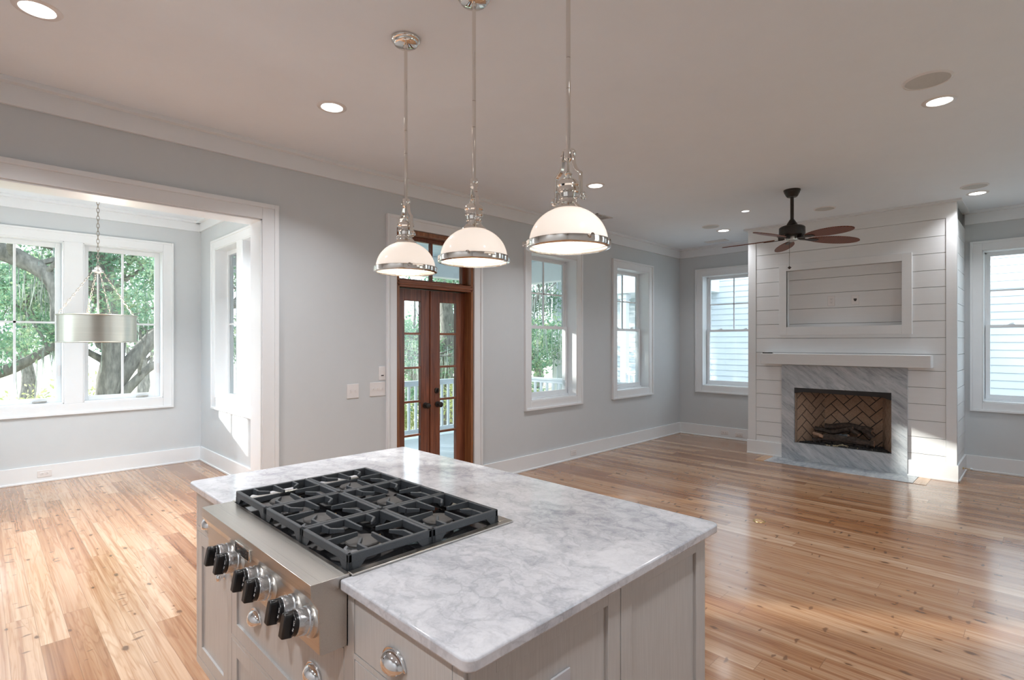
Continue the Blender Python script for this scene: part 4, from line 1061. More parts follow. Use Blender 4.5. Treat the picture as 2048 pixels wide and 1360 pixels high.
# ------------------------------------------------------------------ pendants
def pendant(x, y, yoke, label):
    r = empty('pendant_light', (x, y, ZC), label, 'pendant lamp', 'opal glass pendants over the island', local=True)
    Z = lambda z: z - ZC
    mb = MB(); mb.lathe([(0.074, 0), (0.076, -0.006), (0.072, -0.014), (0.066, -0.016), (0.064, -0.026), (0.055, -0.033), (0.014, -0.036), (0.011, -0.050), (0, -0.05)], 40); mb.build('canopy', 'chrome', r, angle=50)
    zt = 2.285
    for (a, b) in ((Z(zt + 0.01), -0.60), (-0.60, -0.48), (-0.48, -0.045)):
        mb = MB(); mb.tube([(0, 0, a + 0.0012), (0, 0, b - 0.0012)], 0.0088, 16); mb.build('rod', 'chrome', r)
    mb = MB(); mb.lathe([(0, Z(2.30)), (0.016, Z(2.30)), (0.018, Z(2.296)), (0.018, Z(2.262)), (0.012, Z(2.257)), (0.006, Z(2.252)), (0.005, Z(2.215)), (0.010, Z(2.212)), (0.016, Z(2.204)), (0.010, Z(2.195)), (0.016, Z(2.190)),
                         (0.028, Z(2.184)), (0.038, Z(2.176)), (0.043, Z(2.168)), (0.045, Z(2.158)), (0.040, Z(2.152)), (0.042, Z(2.147)), (0.042, Z(2.132)), (0.036, Z(2.128)), (0.034, Z(2.112)), (0.037, Z(2.110)), (0.037, Z(2.106)), (0.034, Z(2.103)), (0.035, Z(2.092)),
                         (0.040, Z(2.088)), (0.045, Z(2.082)), (0.058, Z(2.070)), (0.060, Z(2.066)), (0, Z(2.066))], 40); mb.build('socket_housing', 'chrome', r, angle=40)
    Ry = Matrix.Rotation(yoke, 4, 'Z')
    for s in (1, -1):
        mb = MB()
        prof = [(0.018, 2.298), (0.026, 2.298), (0.028, 2.27), (0.031, 2.245), (0.038, 2.226), (0.050, 2.212), (0.060, 2.206), (0.064, 2.20), (0.064, 2.10), (0.057, 2.10), (0.057, 2.198), (0.046, 2.205), (0.034, 2.217), (0.025, 2.238), (0.021, 2.262)]
        mb.prism([(s * a, Z(b)) for a, b in prof], -0.009, 0.009, 'y', Ry); o = mb.build('yoke_arm', 'chrome', r, bevel=0.0015)
        mb = MB(); Rm = Ry @ Matrix.Translation((s * 0.062, 0, Z(2.108))) @ Matrix.Rotation(math.radians(90 * s), 4, 'Y')
        mb.lathe([(0.004, -0.03), (0.004, 0.0), (0.013, 0.003), (0.016, 0.008), (0.016, 0.014), (0.012, 0.016), (0.008, 0.0135), (0.004, 0.017), (0, 0.017)], 20, Rm)
        mb.build('thumb_screw', 'chrome', o, angle=50); mb = MB()
        Rm = Ry @ Matrix.Translation((s * 0.024, 0, Z(2.282))) @ Matrix.Rotation(math.radians(90 * s), 4, 'Y'); mb.lathe([(0.011, 0), (0.011, 0.007), (0.006, 0.010), (0, 0.010)], 16, Rm)
        mb.build('pivot_bolt', 'chrome', o, angle=50)
    mb = MB()
    pr = []
    for i in range(15):
        t = math.radians(20 + 66 * i / 14)
        pr.append((0.153 * math.sin(t) * 1.0, Z(1.938) + 0.138 * math.cos(t) - 0.0))
    inner = [(a - 0.004, b - 0.003) for a, b in reversed(pr)]
    mb.lathe(pr + [(0.154, Z(1.932)), (0.150, Z(1.932))] + inner, 56, cap=False); mb.build('shade', 'opal', r, angle=60)
    mb = MB(); mb.lathe([(0.1545, Z(1.943)), (0.163, Z(1.943)), (0.165, Z(1.941)), (0.165, Z(1.921)), (0.163, Z(1.917)), (0.152, Z(1.914)), (0.150, Z(1.916)), (0.155, Z(1.922)), (0.1545, Z(1.943))], 64, cap=False); rg = mb.build('rim_band', 'chrome', r, angle=40)
    for k in range(3):
        a = yoke + math.radians(38 + 120 * k); mb = MB()
        Rm = Matrix.Rotation(a, 4, 'Z') @ Matrix.Translation((0.164, 0, Z(1.936))) @ Matrix.Rotation(math.radians(90), 4, 'Y')
        mb.lathe([(0.004, -0.002), (0.004, 0.008), (0.009, 0.009), (0.009, 0.015), (0, 0.016)], 14, Rm); mb.build('rim_screw', 'chrome', rg)
    mb = MB(); mb.lathe([(0, Z(1.916)), (0.150, Z(1.914)), (0.150, Z(1.918)), (0, Z(1.920))], 48); mb.build('lens', 'lens', r)
    mb = MB(); mb.lathe([(0, Z(1.968)), (0.016, Z(1.970)), (0.029, Z(1.985)), (0.031, Z(2.0)), (0.025, Z(2.022)), (0.014, Z(2.04)), (0.013, Z(2.066))], 24, cap=False); mb.build('bulb', 'bulb', r)
    d = bpy.data.lights.new('pendant_lamp', 'POINT'); d.energy = PEND_W; d.color = (1.0, 0.84, 0.66); d.shadow_soft_size = 0.05
    l = bpy.data.objects.new('pendant_lamp', d); COL.objects.link(l); l.parent = r; l.location = (0, 0, Z(1.94))
pendant(1.590, 2.365, math.radians(84), 'polished nickel pendant with opal dome, farthest from the camera, by the wooden door')
pendant(1.615, 1.852, math.radians(62), 'polished nickel pendant with opal dome, the middle one of three')
pendant(1.628, 1.310, math.radians(90), 'polished nickel pendant with opal dome, nearest the camera')

# drum pendant in the nook
def drum(x, y):
    r = empty('drum_pendant', (x, y, ZC), 'silver metal drum chandelier on a chain in the dining nook', 'chandelier', local=True)
    Z = lambda z: z - ZC
    R, z0, z1 = 0.292, 1.555, 1.797
    mb = MB(); mb.lathe([(R, Z(z0)), (R, Z(z1)), (R - 0.004, Z(z1)), (R - 0.004, Z(z0)), (R, Z(z0))], 72, cap=False); mb.build('drum_shade', 'drum', r, angle=50)
    for z in (z0, z1):
        mb = MB(); mb.tube([(R * 1.015 * math.cos(t), R * 1.015 * math.sin(t), Z(z)) for t in [2 * math.pi * k / 64 for k in range(64)]], 0.006, 8, closed=True); mb.build('rim', 'drum', r)
    mb = MB(); mb.lathe([(0, Z(z0 + 0.012)), (R - 0.006, Z(z0 + 0.012)), (R - 0.006, Z(z0 + 0.016)), (0, Z(z0 + 0.016))], 48); mb.build('diffuser', 'plate', r)
    def chain(p, q, lk, rr, nm):
        mb = MB(); P, Q = Vector(p), Vector(q); L = (Q - P).length; n = max(2, int(L / (lk * 1.25))); d = (Q - P).normalized()
        base = d.to_track_quat('Z', 'Y').to_matrix().to_4x4()
        for i in range(n):
            c = P.lerp(Q, (i + 0.5) / n)
            m = Matrix.Translation(c) @ base @ Matrix.Rotation(math.radians(90 * (i % 2)), 4, 'Z')
            h, w = L / n * 0.68, lk * 0.36
            mb.tube([(w * math.cos(t), 0, h * math.sin(t)) for t in [2 * math.pi * k / 10 for k in range(10)]], rr, 5, closed=True, mat=m)
        return mb.build(nm, 'agedchain', r)
    zh = 2.20
    chain((0, 0, 0), (0, 0, Z(zh + 0.05)), 0.028, 0.0026, 'chain')
    mb = MB(); mb.lathe([(0.06, 0), (0.06, -0.01), (0.05, -0.02), (0.012, -0.03), (0, -0.03)], 28); mb.build('canopy', 'silver', r)
    mb = MB(); mb.lathe([(0, Z(zh + 0.06)), (0.010, Z(zh + 0.05)), (0.028, Z(zh + 0.035)), (0.030, Z(zh + 0.02)), (0.045, Z(zh + 0.012)), (0.046, Z(zh - 0.004)), (0.02, Z(zh - 0.012)), (0, Z(zh - 0.02))], 24); mb.build('hub', 'silver', r)
    mb = MB(); mb.tube([(0, 0, Z(zh)), (0, 0, Z(z0 + 0.02))], 0.008, 10); mb.build('stem', 'silver', r)
    for k in range(4):
        a = math.radians(10 + 90 * k)
        chain((0.04 * math.cos(a), 0.04 * math.sin(a), Z(zh)), (R * math.cos(a), R * math.sin(a), Z(z1)), 0.022, 0.0017, 'support_chain')
    d = bpy.data.lights.new('drum_lamp', 'POINT'); d.energy = DRUM_W; d.color = (1.0, 0.92, 0.82); d.shadow_soft_size = 0.08
    l = bpy.data.objects.new('drum_lamp', d); COL.objects.link(l); l.parent = r; l.location = (0.09, 0.0, Z(1.74))
drum(0.797, 6.16)

# ------------------------------------------------------------------ island
CX0, CX1, CYA, CYB = 0.688, 1.845, 0.805, 2.765      # countertop
RX0, RX1, RY0, RY1 = 0.608, 1.325, 1.335, 2.268      # rangetop
CZ0, CZ1 = 0.886, 0.917
def rounded(x0, x1, y0, y1, rad, n=6, corners=(1, 1, 1, 1)):
    out = []
    for (cx, cy, a0, on) in ((x1 - rad, y1 - rad, 0, corners[0]), (x0 + rad, y1 - rad, 90, corners[1]), (x0 + rad, y0 + rad, 180, corners[2]), (x1 - rad, y0 + rad, 270, corners[3])):
        for i in range(n + 1):
            a = math.radians(a0 + 90 * i / n); out.append((cx + rad * math.cos(a), cy + rad * math.sin(a)))
    return out
mb = MB()
pl = rounded(CX0, CX1, CYA, CYB, 0.028)
# cut the notch for the rangetop out of the front (x = CX0) side
i_left = [i for i, p in enumerate(pl) if abs(p[0] - CX0) < 1e-6]
a = max(i_left[:-1], key=lambda i: 0 if pl[i][1] < 1.8 else 1)
ins = next(i for i in range(len(pl)) if pl[i][1] > 1.8 and pl[(i + 1) % len(pl)][1] < 1.8 and pl[i][0] < 0.8)
nR = 0.001
pl = pl[:ins + 1] + [(CX0, RY1 + nR), (RX1 + nR, RY1 + nR), (RX1 + nR, RY0 - nR), (CX0, RY0 - nR)] + pl[ins + 1:]
mb.prism(pl, CZ0, CZ1, 'z')
tag(mb.build('marble_countertop', 'marble', bevel=0.006, bseg=3), 'white and grey veined marble worktop with rounded corners on the island', 'countertop')

FX = 0.712                                            # cabinet face
def shaker(mb, y0, y1, z0, z1, x=FX, fr=0.055, rec=0.008, flat=False):
    """an inset front facing -x"""
    t = 0.02
    if flat: mb.box(x, x + t, y0, y1, z0, z1); return
    mb.box(x, x + t, y0, y0 + fr, z0, z1); mb.box(x, x + t, y1 - fr, y1, z0, z1); mb.box(x, x + t, y0 + fr, y1 - fr, z0, z0 + fr); mb.box(x, x + t, y0 + fr, y1 - fr, z1 - fr, z1)
    mb.box(x + rec, x + t, y0 + fr - 0.002, y1 - fr + 0.002, z0 + fr - 0.002, z1 - fr + 0.002)
def cup_pull(parent, y, z, x=FX):
    w, h, d = 0.043, 0.034, 0.030
    mb = MB(); nu, nv = 20, 10; rows = []
    for j in range(nv + 1):
        ps = math.radians(2 + 108 * j / nv); row = []
        for i in range(nu + 1):
            ph = math.pi * i / nu; rr = math.sin(ph)
            row.append(mb.bm.verts.new((x - 0.002 - d * rr * math.sin(ps), y + w * math.cos(ph), z - 0.012 + h * rr * math.cos(ps))))
        rows.append(row)
    for a, b in zip(rows[:-1], rows[1:]):
        for i in range(nu): mb.bm.faces.new((a[i], a[i + 1], b[i + 1], b[i]))
    bmesh.ops.remove_doubles(mb.bm, verts=mb.bm.verts, dist=1e-5)
    pts = [(y + (w + 0.007) * math.cos(math.pi * i / 24), z - 0.014 + (h + 0.007) * math.sin(math.pi * i / 24)) for i in range(25)]
    o = mb.build('cup_pull', 'chrome2', parent, angle=70)
    s = o.modifiers.new('solid', 'SOLIDIFY'); s.thickness = 0.002
    mb = MB(); mb.prism(pts, x - 0.006, x, 'x'); mb.build('flange', 'chrome2', o, bevel=0.0015)
def round_knob(parent, y, z, x=FX):
    Rm = Matrix.Translation((x, y, z)) @ Matrix.Rotation(math.radians(-90), 4, 'Y')
    mb = MB(); mb.lathe([(0, 0), (0.012, 0), (0.012, 0.003), (0.006, 0.006), (0.006, 0.014), (0.014, 0.018), (0.016, 0.025), (0.012, 0.031), (0, 0.033)], 20, Rm); mb.build('knob', 'chrome2', parent, angle=50)
EX0, EX1, EY = FX, 1.80, 0.838                        # end panel plane
YA, YB_ = 1.3342, 2.271                                # cabinet divisions
g = 0.0025
def face_frame(mb, y0, y1, openings, zs1=CZ0 - 0.001):
    """face frame with dark gaps left round inset fronts"""
    zs0 = 0.10
    ys = sorted({y0, y1, *[o[0] for o in openings], *[o[1] for o in openings]}); zs = sorted({zs0, zs1, *[o[2] for o in openings], *[o[3] for o in openings]})
    for a, b in zip(ys[:-1], ys[1:]):
        for c, d in zip(zs[:-1], zs[1:]):
            ym, zm = (a + b) / 2, (c + d) / 2
            if not any(o[0] < ym < o[1] and o[2] < zm < o[3] for o in openings): mb.box(FX, FX + 0.02, a, b, c, d)
    bmesh.ops.remove_doubles(mb.bm, verts=mb.bm.verts, dist=1e-5)
def base_cabinet(y0, y1, label, fronts, x1=1.30):
    r = empty('base_cabinet', (FX, (y0 + y1) / 2, 0), label, 'cabinet', 'grey base cabinets of the island')
    mb = MB(); mb.box(FX + 0.021, x1, y0 + 0.002, y1 - 0.002, 0.10, CZ0 - 0.002 if not (y0 > 1.2 and y1 < 2.4) else 0.715); mb.build('carcass', 'cabinet', r)
    mb = MB(); face_frame(mb, y0, y1, [f[1:5] for f in fronts], 0.728 if (y0 > 1.2 and y1 < 2.4) else CZ0 - 0.001); mb.build('face_frame', 'cabinet', r)
    mb = MB(); mb.box(FX + 0.07, FX + 0.085, y0, y1, 0, 0.10); mb.build('toe_kick', 'cabinet', r)
    for f in fronts:
        kind, a, b, c, d = f[:5]
        mb = MB(); shaker(mb, a + g, b - g, c + g, d - g, FX, flat=(kind == 'flat')); o = mb.build('door' if kind == 'door' else 'drawer', 'cabinet', r, bevel=0.0012)
        for (tp, y, z) in f[5]: (cup_pull if tp == 'cup' else round_knob)(o, y, z, FX if kind == 'flat' or tp == 'knob' else FX + 0.008)
base_cabinet(YB_, 2.735, 'grey island cabinet with a drawer over a panelled door, at the end by the nook',
             [('flat', 2.305, 2.715, 0.722, 0.872, [('cup', 2.545, 0.776)]), ('door', 2.305, 2.715, 0.135, 0.702, [('knob', 2.345, 0.606)])])
base_cabinet(YA, YB_, 'grey island cabinet of two deep panelled drawers beneath the gas rangetop',
             [('drawer', 1.355, 2.265, 0.405, 0.715, [('cup', 2.02, 0.560), ('cup', 1.555, 0.562)]), ('drawer', 1.355, 2.265, 0.125, 0.390, [])])
base_cabinet(0.862, YA, 'grey island cabinet with a flat-fronted drawer, at the end nearest the camera',
             [('flat', 0.885, 1.300, 0.722, 0.872, [('cup', 1.105, 0.790)]), ('drawer', 0.885, 1.300, 0.42, 0.708, [('cup', 1.105, 0.59)]), ('drawer', 0.885, 1.300, 0.125, 0.405, [])])
# back cabinets and end panel
bc = empty('base_cabinet', (1.55, 1.80, 0), 'grey back cabinet of the island facing the fireplace', 'cabinet', 'grey base cabinets of the island')
mb = MB(); mb.box(1.302, 1.785, 0.862, 2.735, 0.0, CZ0 - 0.002); mb.build('carcass', 'cabinet', bc)
ep = empty('end_panel', (1.25, EY, 0), 'grey two-panel end of the island below the worktop, nearest the camera', 'cabinet panel')
mb = MB()
zt, zb = CZ0 - 0.001, 0.0
def yframe(x0, x1, fr):
    mb.box(x0, x0 + fr[0], EY, EY + 0.022, zb, zt); mb.box(x1 - fr[1], x1, EY, EY + 0.022, zb, zt)
    mb.box(x0 + fr[0], x1 - fr[1], EY, EY + 0.022, zt - 0.050, zt); mb.box(x0 + fr[0], x1 - fr[1], EY, EY + 0.022, zb, 0.16)
    mb.box(x0 + fr[0] - 0.002, x1 - fr[1] + 0.002, EY + 0.010, EY + 0.022, 0.158, zt - 0.048)
yframe(EX0 + 0.008, 1.273, (0.075, 0.060)); mb.build('panel', 'cabinet', ep, bevel=0.0012)
mb = MB(); yframe(1.2765, EX1, (0.055, 0.068)); mb.build('panel', 'cabinet', ep, bevel=0.0012)
mb = MB(); mb.box(FX - 0.002, FX + 0.012, EY + 0.006, EY + 0.030, 0, zt); mb.build('corner_bead', 'cabinet', ep, bevel=0.004)
plate('power_outlet', (1.018, EY + 0.0095, 0.675), 0, 0.075, 0.12, 'grey outlet plate in the end panel of the island', 'outlet', None, [('socket', 0, 0.02, False), ('socket', 0, -0.02, False)], 'plateg')

# ------------------------------------------------------------------ gas rangetop
def rangetop():
    r = empty('gas_rangetop', ((RX0 + RX1) / 2, (RY0 + RY1) / 2, 0.72), 'stainless six-burner gas rangetop with black knobs set into the island', 'rangetop')
    zt = 0.924
    GX0, GX1, GY0, GY1 = 0.722, 1.292, 1.352, 2.250
    # body: side profile extruded along y
    prof = [(RX0, zt), (RX0, 0.889), (RX0 + 0.021, 0.852), (RX0 + 0.024, 0.735), (RX0 + 0.030, 0.731), (FX - 0.002, 0.731), (FX - 0.002, CZ0 - 0.02), (GX0 - 0.004, CZ0 - 0.02), (GX0 - 0.004, zt)]
    mb = MB(); mb.prism([(a, b) for a, b in prof], RY0, RY1, 'y'); mb.build('control_panel', 'steel', r, bevel=0.0012, angle=12)
    mb = MB(); zl = CZ1 + 0.0008
    mb.box(GX0 - 0.003, RX1 + 0.012, RY0 - 0.012, RY0 + 0.014, zl, zt); mb.box(GX0 - 0.003, RX1 + 0.012, RY1 - 0.014, RY1 + 0.012, zl, zt); mb.box(RX1 - 0.030, RX1 + 0.012, RY0 + 0.014, RY1 - 0.014, zl, zt)
    mb.build('trim_frame', 'steel', r, bevel=0.0015)
    mb = MB(); mb.box(GX0 - 0.003, RX1 - 0.030, RY0 + 0.014, RY1 - 0.014, 0.895, 0.908); mb.build('burner_tray', 'enamel', r, bevel=0.003)
    ym = [GY0 + (GY1 - GY0) * (k + 0.5) / 3 for k in range(3)]; xm = [0.853, 1.143]
    for y in ym:
        for x in xm:
            Rm = Matrix.Translation((x, y, 0.908))
            mb = MB(); mb.lathe([(0.060, 0), (0.060, 0.003), (0.050, 0.004), (0.046, 0.012), (0.046, 0.017), (0.040, 0.019), (0, 0.019)], 32, Rm); o = mb.build('burner', 'alu', r, angle=40)
            mb = MB(); mb.lathe([(0, 0.0192), (0.050, 0.0192), (0.054, 0.022), (0.054, 0.026), (0.051, 0.029), (0, 0.031)], 36, Rm); mb.build('burner_cap', 'cap', o, angle=40)
            mb = MB(); mb.tube([(x + 0.066, y + 0.012, 0.908), (x + 0.066, y + 0.012, 0.928)], 0.003, 8); mb.sphere((x + 0.066, y + 0.012, 0.93), 0.0038, 8); mb.build('igniter', 'brass', o)
    # badge
    yc, zc, xf = 1.818, 0.8835, RX0 - 0.0005
    mb = MB(); mb.box(xf - 0.006, xf + 0.002, yc - 0.066, yc + 0.066, zc - 0.020, zc + 0.018); b = mb.build('badge', 'chrome', r, bevel=0.003)
    mb = MB(); mb.box(xf - 0.0068, xf - 0.005, yc - 0.058, yc + 0.058, zc - 0.013, zc + 0.011); mb.build('badge_field', 'black', b)
    mtx = Matrix.Translation(Vector((xf - 0.0072, yc, zc - 0.001)) - WORG[b.name]) @ Matrix(((0, 0, -1, 0), (-1, 0, 0, 0), (0, 1, 0, 0), (0, 0, 0, 1)))
    finish(text_mesh('lettering', 'KitchenAid', 0.021, None, b, mtx), 'lettering', 'chrome2', b, WORG[b.name])
    # knobs
    tilt = math.radians(10)
    for k, y in enumerate((1.380, 1.475, 1.648, 1.743, 1.916, 2.011)):
        base = Matrix.Translation((RX0 + 0.024, y, 0.813)) @ Matrix.Rotation(tilt, 4, 'Y') @ Matrix(((0, 0, -1, 0), (-1, 0, 0, 0), (0, 1, 0, 0), (0, 0, 0, 1)))
        # local: x to the right when facing the panel (-y world), y up, z outward
        mb = MB(); mb.lathe([(0.036, -0.012), (0.0365, 0.020), (0.034, 0.0225), (0.034, 0.0245), (0.0345, 0.0465), (0.033, 0.049), (0, 0.049)], 40, base); o = mb.build('control_knob', 'steelknob', r, angle=40)
        mb = MB(); mb.lathe([(0.046, -0.010), (0.045, 0.004), (0.038, 0.009), (0.0362, 0.014)], 40, base, cap=False); mb.build('bezel', 'steel', o, angle=50)
        mb = MB(); mb.lathe([(0.031, 0.048), (0.031, 0.056), (0.029, 0.0585), (0, 0.0585)], 36, base); mb.build('dial', 'black', o, angle=40)
        mb = MB(); mb.prism([(-0.0125, -0.033), (0.0125, -0.033), (0.0135, 0.0), (0.012, 0.024), (0.006, 0.030), (-0.006, 0.030), (-0.012, 0.024), (-0.0135, 0.0)], 0.052, 0.081, 'z', base); mb.build('grip', 'black', o, bevel=0.004)
        T0 = Matrix.Translation(-WORG[o.name]) @ base
        parts = []
        for body, px, py, rot, sz, pz in (('OFF', 0.0, 0.036, 0, 0.0105, None), ('Lite', 0.0215, 0.008, -80, 0.0085, 0.0588), ('Hi', 0.0205, -0.008, -105, 0.0085, 0.0588), ('Off', -0.002, 0.0235 + 0.003, 0, 0.007, 0.0588)):
            if pz is None:     # on the top of the steel skirt, reading from the front
                mm = T0 @ Matrix.Translation((0, 0.0347, 0.036)) @ Matrix.Rotation(math.radians(-90), 4, 'X')
            else: mm = T0 @ Matrix.Translation((px, py, pz)) @ Matrix.Rotation(math.radians(rot), 4, 'Z')
            parts.append(text_mesh('lettering', body, sz, None, o, mm, 0.0003))
        bm = bmesh.new()
        for me in parts: bm.from_mesh(me); bpy.data.meshes.remove(me)
        me = bpy.data.meshes.new('lettering'); bm.to_mesh(me); bm.free()
        finish(me, 'lettering', 'plate', o, WORG[o.name])
    return r, ym, xm
_, GYM, GXM = rangetop()

def grate_mesh(root):
    hx, hy, b = 0.1415, 0.1480, 0.0065          # half sizes, half bar
    zt, zl = 0.045, 0.020
    mb = MB()
    for s in (-1, 1):
        mb.box(-hx, hx, s * hy, s * (hy - 2 * b), zl, zt)
        mb.box(s * hx, s * (hx - 2 * b), -hy, hy, zl, zt)
    f = mb.build('frame', 'iron', root, bevel=0.003)
    for sx in (-1, 1):
        for sy in (-1, 1):
            mb = MB(); mb.prism([(sx * hx, zl + 0.002), (sx * (hx - 0.055), zl + 0.002), (sx * (hx - 0.034), 0.0), (sx * hx, 0.0)], sy * hy, sy * (hy - 2 * b), 'y')
            mb.prism([(sy * hy, zl + 0.002), (sy * (hy - 0.055), zl + 0.002), (sy * (hy - 0.034), 0.0), (sy * hy, 0.0)], sx * hx, sx * (hx - 2 * b), 'x'); mb.build('foot', 'iron', root)
    def prong(pts, nm='prong'):
        mb = MB()
        for (p, q, z0, z1, w0, w1) in pts:
            P, Q = Vector(p + (0,)), Vector(q + (0,)); d = (Q - P).normalized(); n = Vector((-d.y, d.x, 0))
            vs = []
            for (c, w, zz) in ((P, w0, z0), (Q, w1, z1)):
                vs += [mb.bm.verts.new(c + n * w + Vector((0, 0, zz))), mb.bm.verts.new(c - n * w + Vector((0, 0, zz))), mb.bm.verts.new(c - n * w * 0.8 + Vector((0, 0, zt))), mb.bm.verts.new(c + n * w * 0.8 + Vector((0, 0, zt)))]
            a, c = vs[:4], vs[4:]
            for i in range(4): mb.bm.faces.new((a[i], a[(i + 1) % 4], c[(i + 1) % 4], c[i]))
            mb.bm.faces.new(a[::-1]); mb.bm.faces.new(c)
        mb.build(nm, 'iron', root, bevel=0.0015)
    w = 0.0055
    for sy in (-1, 1):
        prong([((0, sy * (hy - b)), (0, sy * 0.032), zl, zl + 0.012, w, w * 0.8)])
        for sx in (-1, 1):
            prong([((sx * 0.078, sy * (hy - b)), (sx * 0.078, sy * 0.088), zl, zl + 0.008, w, w), ((sx * 0.078, sy * 0.088), (sx * 0.048, sy * 0.052), zl + 0.008, zl + 0.014, w, w * 0.8)])
    for sx in (-1, 1): prong([((sx * (hx - b), 0), (sx * 0.032, 0), zl, zl + 0.012, w, w * 0.8)])
GL = [['black cast-iron grate over the front burner nearest the camera end', 'black cast-iron grate over the back burner nearest the camera end'],
      ['black cast-iron grate over the middle front burner, behind the knobs', 'black cast-iron grate over the middle back burner'],
      ['black cast-iron grate over the front burner at the nook end', 'black cast-iron grate over the back burner at the nook end']]
proto = None
for k, y in enumerate((1.352 + 0.149, 1.801, 2.250 - 0.149)):
    for j, x in enumerate((0.722 + 0.1425, 1.292 - 0.1425)):
        if proto is None:
            proto = empty('burner_grate', (x, y, 0.9245), local=True); grate_mesh(proto); o = proto
        else:
            o = copy_tree(proto); o.location = (x, y, 0.9245)
        o.location.z = 0.9215
        tag(o, GL[k][j], 'grate', 'cast-iron burner grates')

# ------------------------------------------------------------------ outside: porch
PZ = -0.03
mb = MB(); mb.box(XN1 + T, 7.5, YL + T, 7.5, PZ - 0.15, PZ)
struct(mb.build('porch_floor', 'porchfloor'), 'pale blue-grey painted porch floor outside the wooden door', 'porch floor')
mb = MB()
for k in range(26): mb.box(XN1 + T, 7.5, YL + T + k * 0.112, YL + T + k * 0.112 + 0.106, 3.0, 3.03)
mb.box(XN1 + T, 7.5, YL + T, 7.6, 3.02, 3.2)
struct(mb.build('porch_ceiling', 'porchceil'), 'pale blue beadboard porch ceiling seen through the transom', 'porch ceiling')
mb = MB(); mb.box(XN1 + T, 7.45, 7.24, 7.42, 2.66, 3.0); mb.box(7.10, 7.30, YL + T, 7.42, 2.62, 3.0)
struct(mb.build('porch_beam', 'porchwhite', bevel=0.006), 'white porch beam along the roof edge above the railing', 'porch beam')
def column(x, y, label, z1=2.66, w=0.11):
    r = empty('porch_column', (x, y, PZ), label, 'porch column', 'square white porch columns')
    mb = MB(); mb.box(x - w, x + w, y - w, y + w, PZ, z1); mb.build('shaft', 'porchwhite', r, bevel=0.006)
    mb = MB(); mb.box(x - w - .03, x + w + .03, y - w - .03, y + w + .03, z1 - 0.12, z1 - 0.01); mb.box(x - w - .02, x + w + .02, y - w - .02, y + w + .02, z1 - 0.2, z1 - 0.17); mb.build('capital', 'porchwhite', r, bevel=0.004)
    mb = MB(); mb.box(x - w - .03, x + w + .03, y - w - .03, y + w + .03, PZ, PZ + 0.16); mb.build('base', 'porchwhite', r, bevel=0.004)
column(7.2, 7.33, 'square white porch column at the outer porch corner')
column(2.5, 7.33, 'square white porch column against the nook')
def railing(p, q, label, ztop=0.92):
    P, Q = Vector(p), Vector(q); d = (Q - P); L = d.length; d.normalize()
    r = empty('porch_railing', ((P.x + Q.x) / 2, (P.y + Q.y) / 2, p[2]), label, 'railing', 'white porch railings', None, math.atan2(d.y, d.x), local=True)
    h = ztop - p[2]
    mb = MB(); mb.box(-L / 2, L / 2, -0.045, 0.045, h - 0.04, h); mb.box(-L / 2, L / 2, -0.02, 0.02, h - 0.09, h - 0.04); mb.build('top_rail', 'porchwhite', r, bevel=0.004)
    mb = MB(); mb.box(-L / 2, L / 2, -0.02, 0.02, 0.08, 0.15); mb.build('bottom_rail', 'porchwhite', r, bevel=0.003)
    n = int(L / 0.135); b0 = None
    for k in range(n):
        x = -L / 2 + L * (k + 0.5) / n
        if b0 is None:
            mb = MB(); mb.box(-0.018, 0.018, -0.018, 0.018, 0.15, h - 0.09); b0 = mb.build('baluster', 'porchwhite', r); b0.location = (x, 0, 0)
        else:
            b = b0.copy(); COL.objects.link(b); b.location = (x, 0, 0)
railing((2.62, 7.33, PZ), (7.08, 7.33, PZ), 'white porch railing facing the trees, seen through the wooden door')
railing((7.2, YL + T + 0.02, PZ), (7.2, 7.2, PZ), 'white railing closing the end of the porch, seen through the first sash window')

# ------------------------------------------------------------------ outside: neighbouring house
nh = empty('neighbour_house', (12.6, 2, -1.5), 'white clapboard house next door seen through the end windows', 'house')
mb = MB(); ex = 0.133; n = int(9.0 / ex)
for k in range(n):
    z = -1.5 + k * ex
    mb.prism([(12.6, z), (12.6, z + ex + 0.01), (12.588, z + ex + 0.01), (12.570, z), (12.570, z - 0.002)], -8, 10.6, 'y')
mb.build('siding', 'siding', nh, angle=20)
mb = MB(); mb.box(12.66, 20, 10.62, 10.72, -1.5, 7.5); mb.box(12.55, 12.66, 10.55, 10.72, -1.5, 7.5); mb.box(12.6, 20, -8, 10.6, -1.5, 7.4); mb.build('corner_board', 'porchwhite', nh)
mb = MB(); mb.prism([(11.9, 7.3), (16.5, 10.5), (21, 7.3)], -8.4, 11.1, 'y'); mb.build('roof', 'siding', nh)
mb = MB(); mb.box(11.2, 12.6, 5.6, 8.4, -0.25, -0.05); mb.build('stoop', 'porchfloor', nh)
mb = MB(); mb.box(11.15, 12.6, 5.5, 8.5, 2.75, 3.1); mb.build('stoop_roof', 'porchwhite', nh, bevel=0.01)
column(11.35, 7.35, 'slender white column before the clapboard house, seen through the corner window', 2.75, 0.08)
railing((11.3, 5.75, -0.05), (11.3, 7.25, -0.05), 'white railing before the clapboard house, seen through the corner window', 0.85)

# ------------------------------------------------------------------ outside: ground, trees, shrubs
mb = MB(); mb.box(-60, 70, -40, 90, -1.7, -1.5)
struct(mb.build('ground', 'ground'), 'pale sandy marsh ground outside the windows', 'ground')

GAPS = [Vector((7.65, 1.0, 0.42)), Vector((1.6, 2.5, 0.92)), Vector((2.1, 6.6, 0.6)), Vector((3.35, 1.08, 0.0))]       # spots the sun reaches between the crowns
def clear(p, rad=0.85):
    return all((Vector(p) - g).cross(sun_dir).length > rad for g in GAPS)

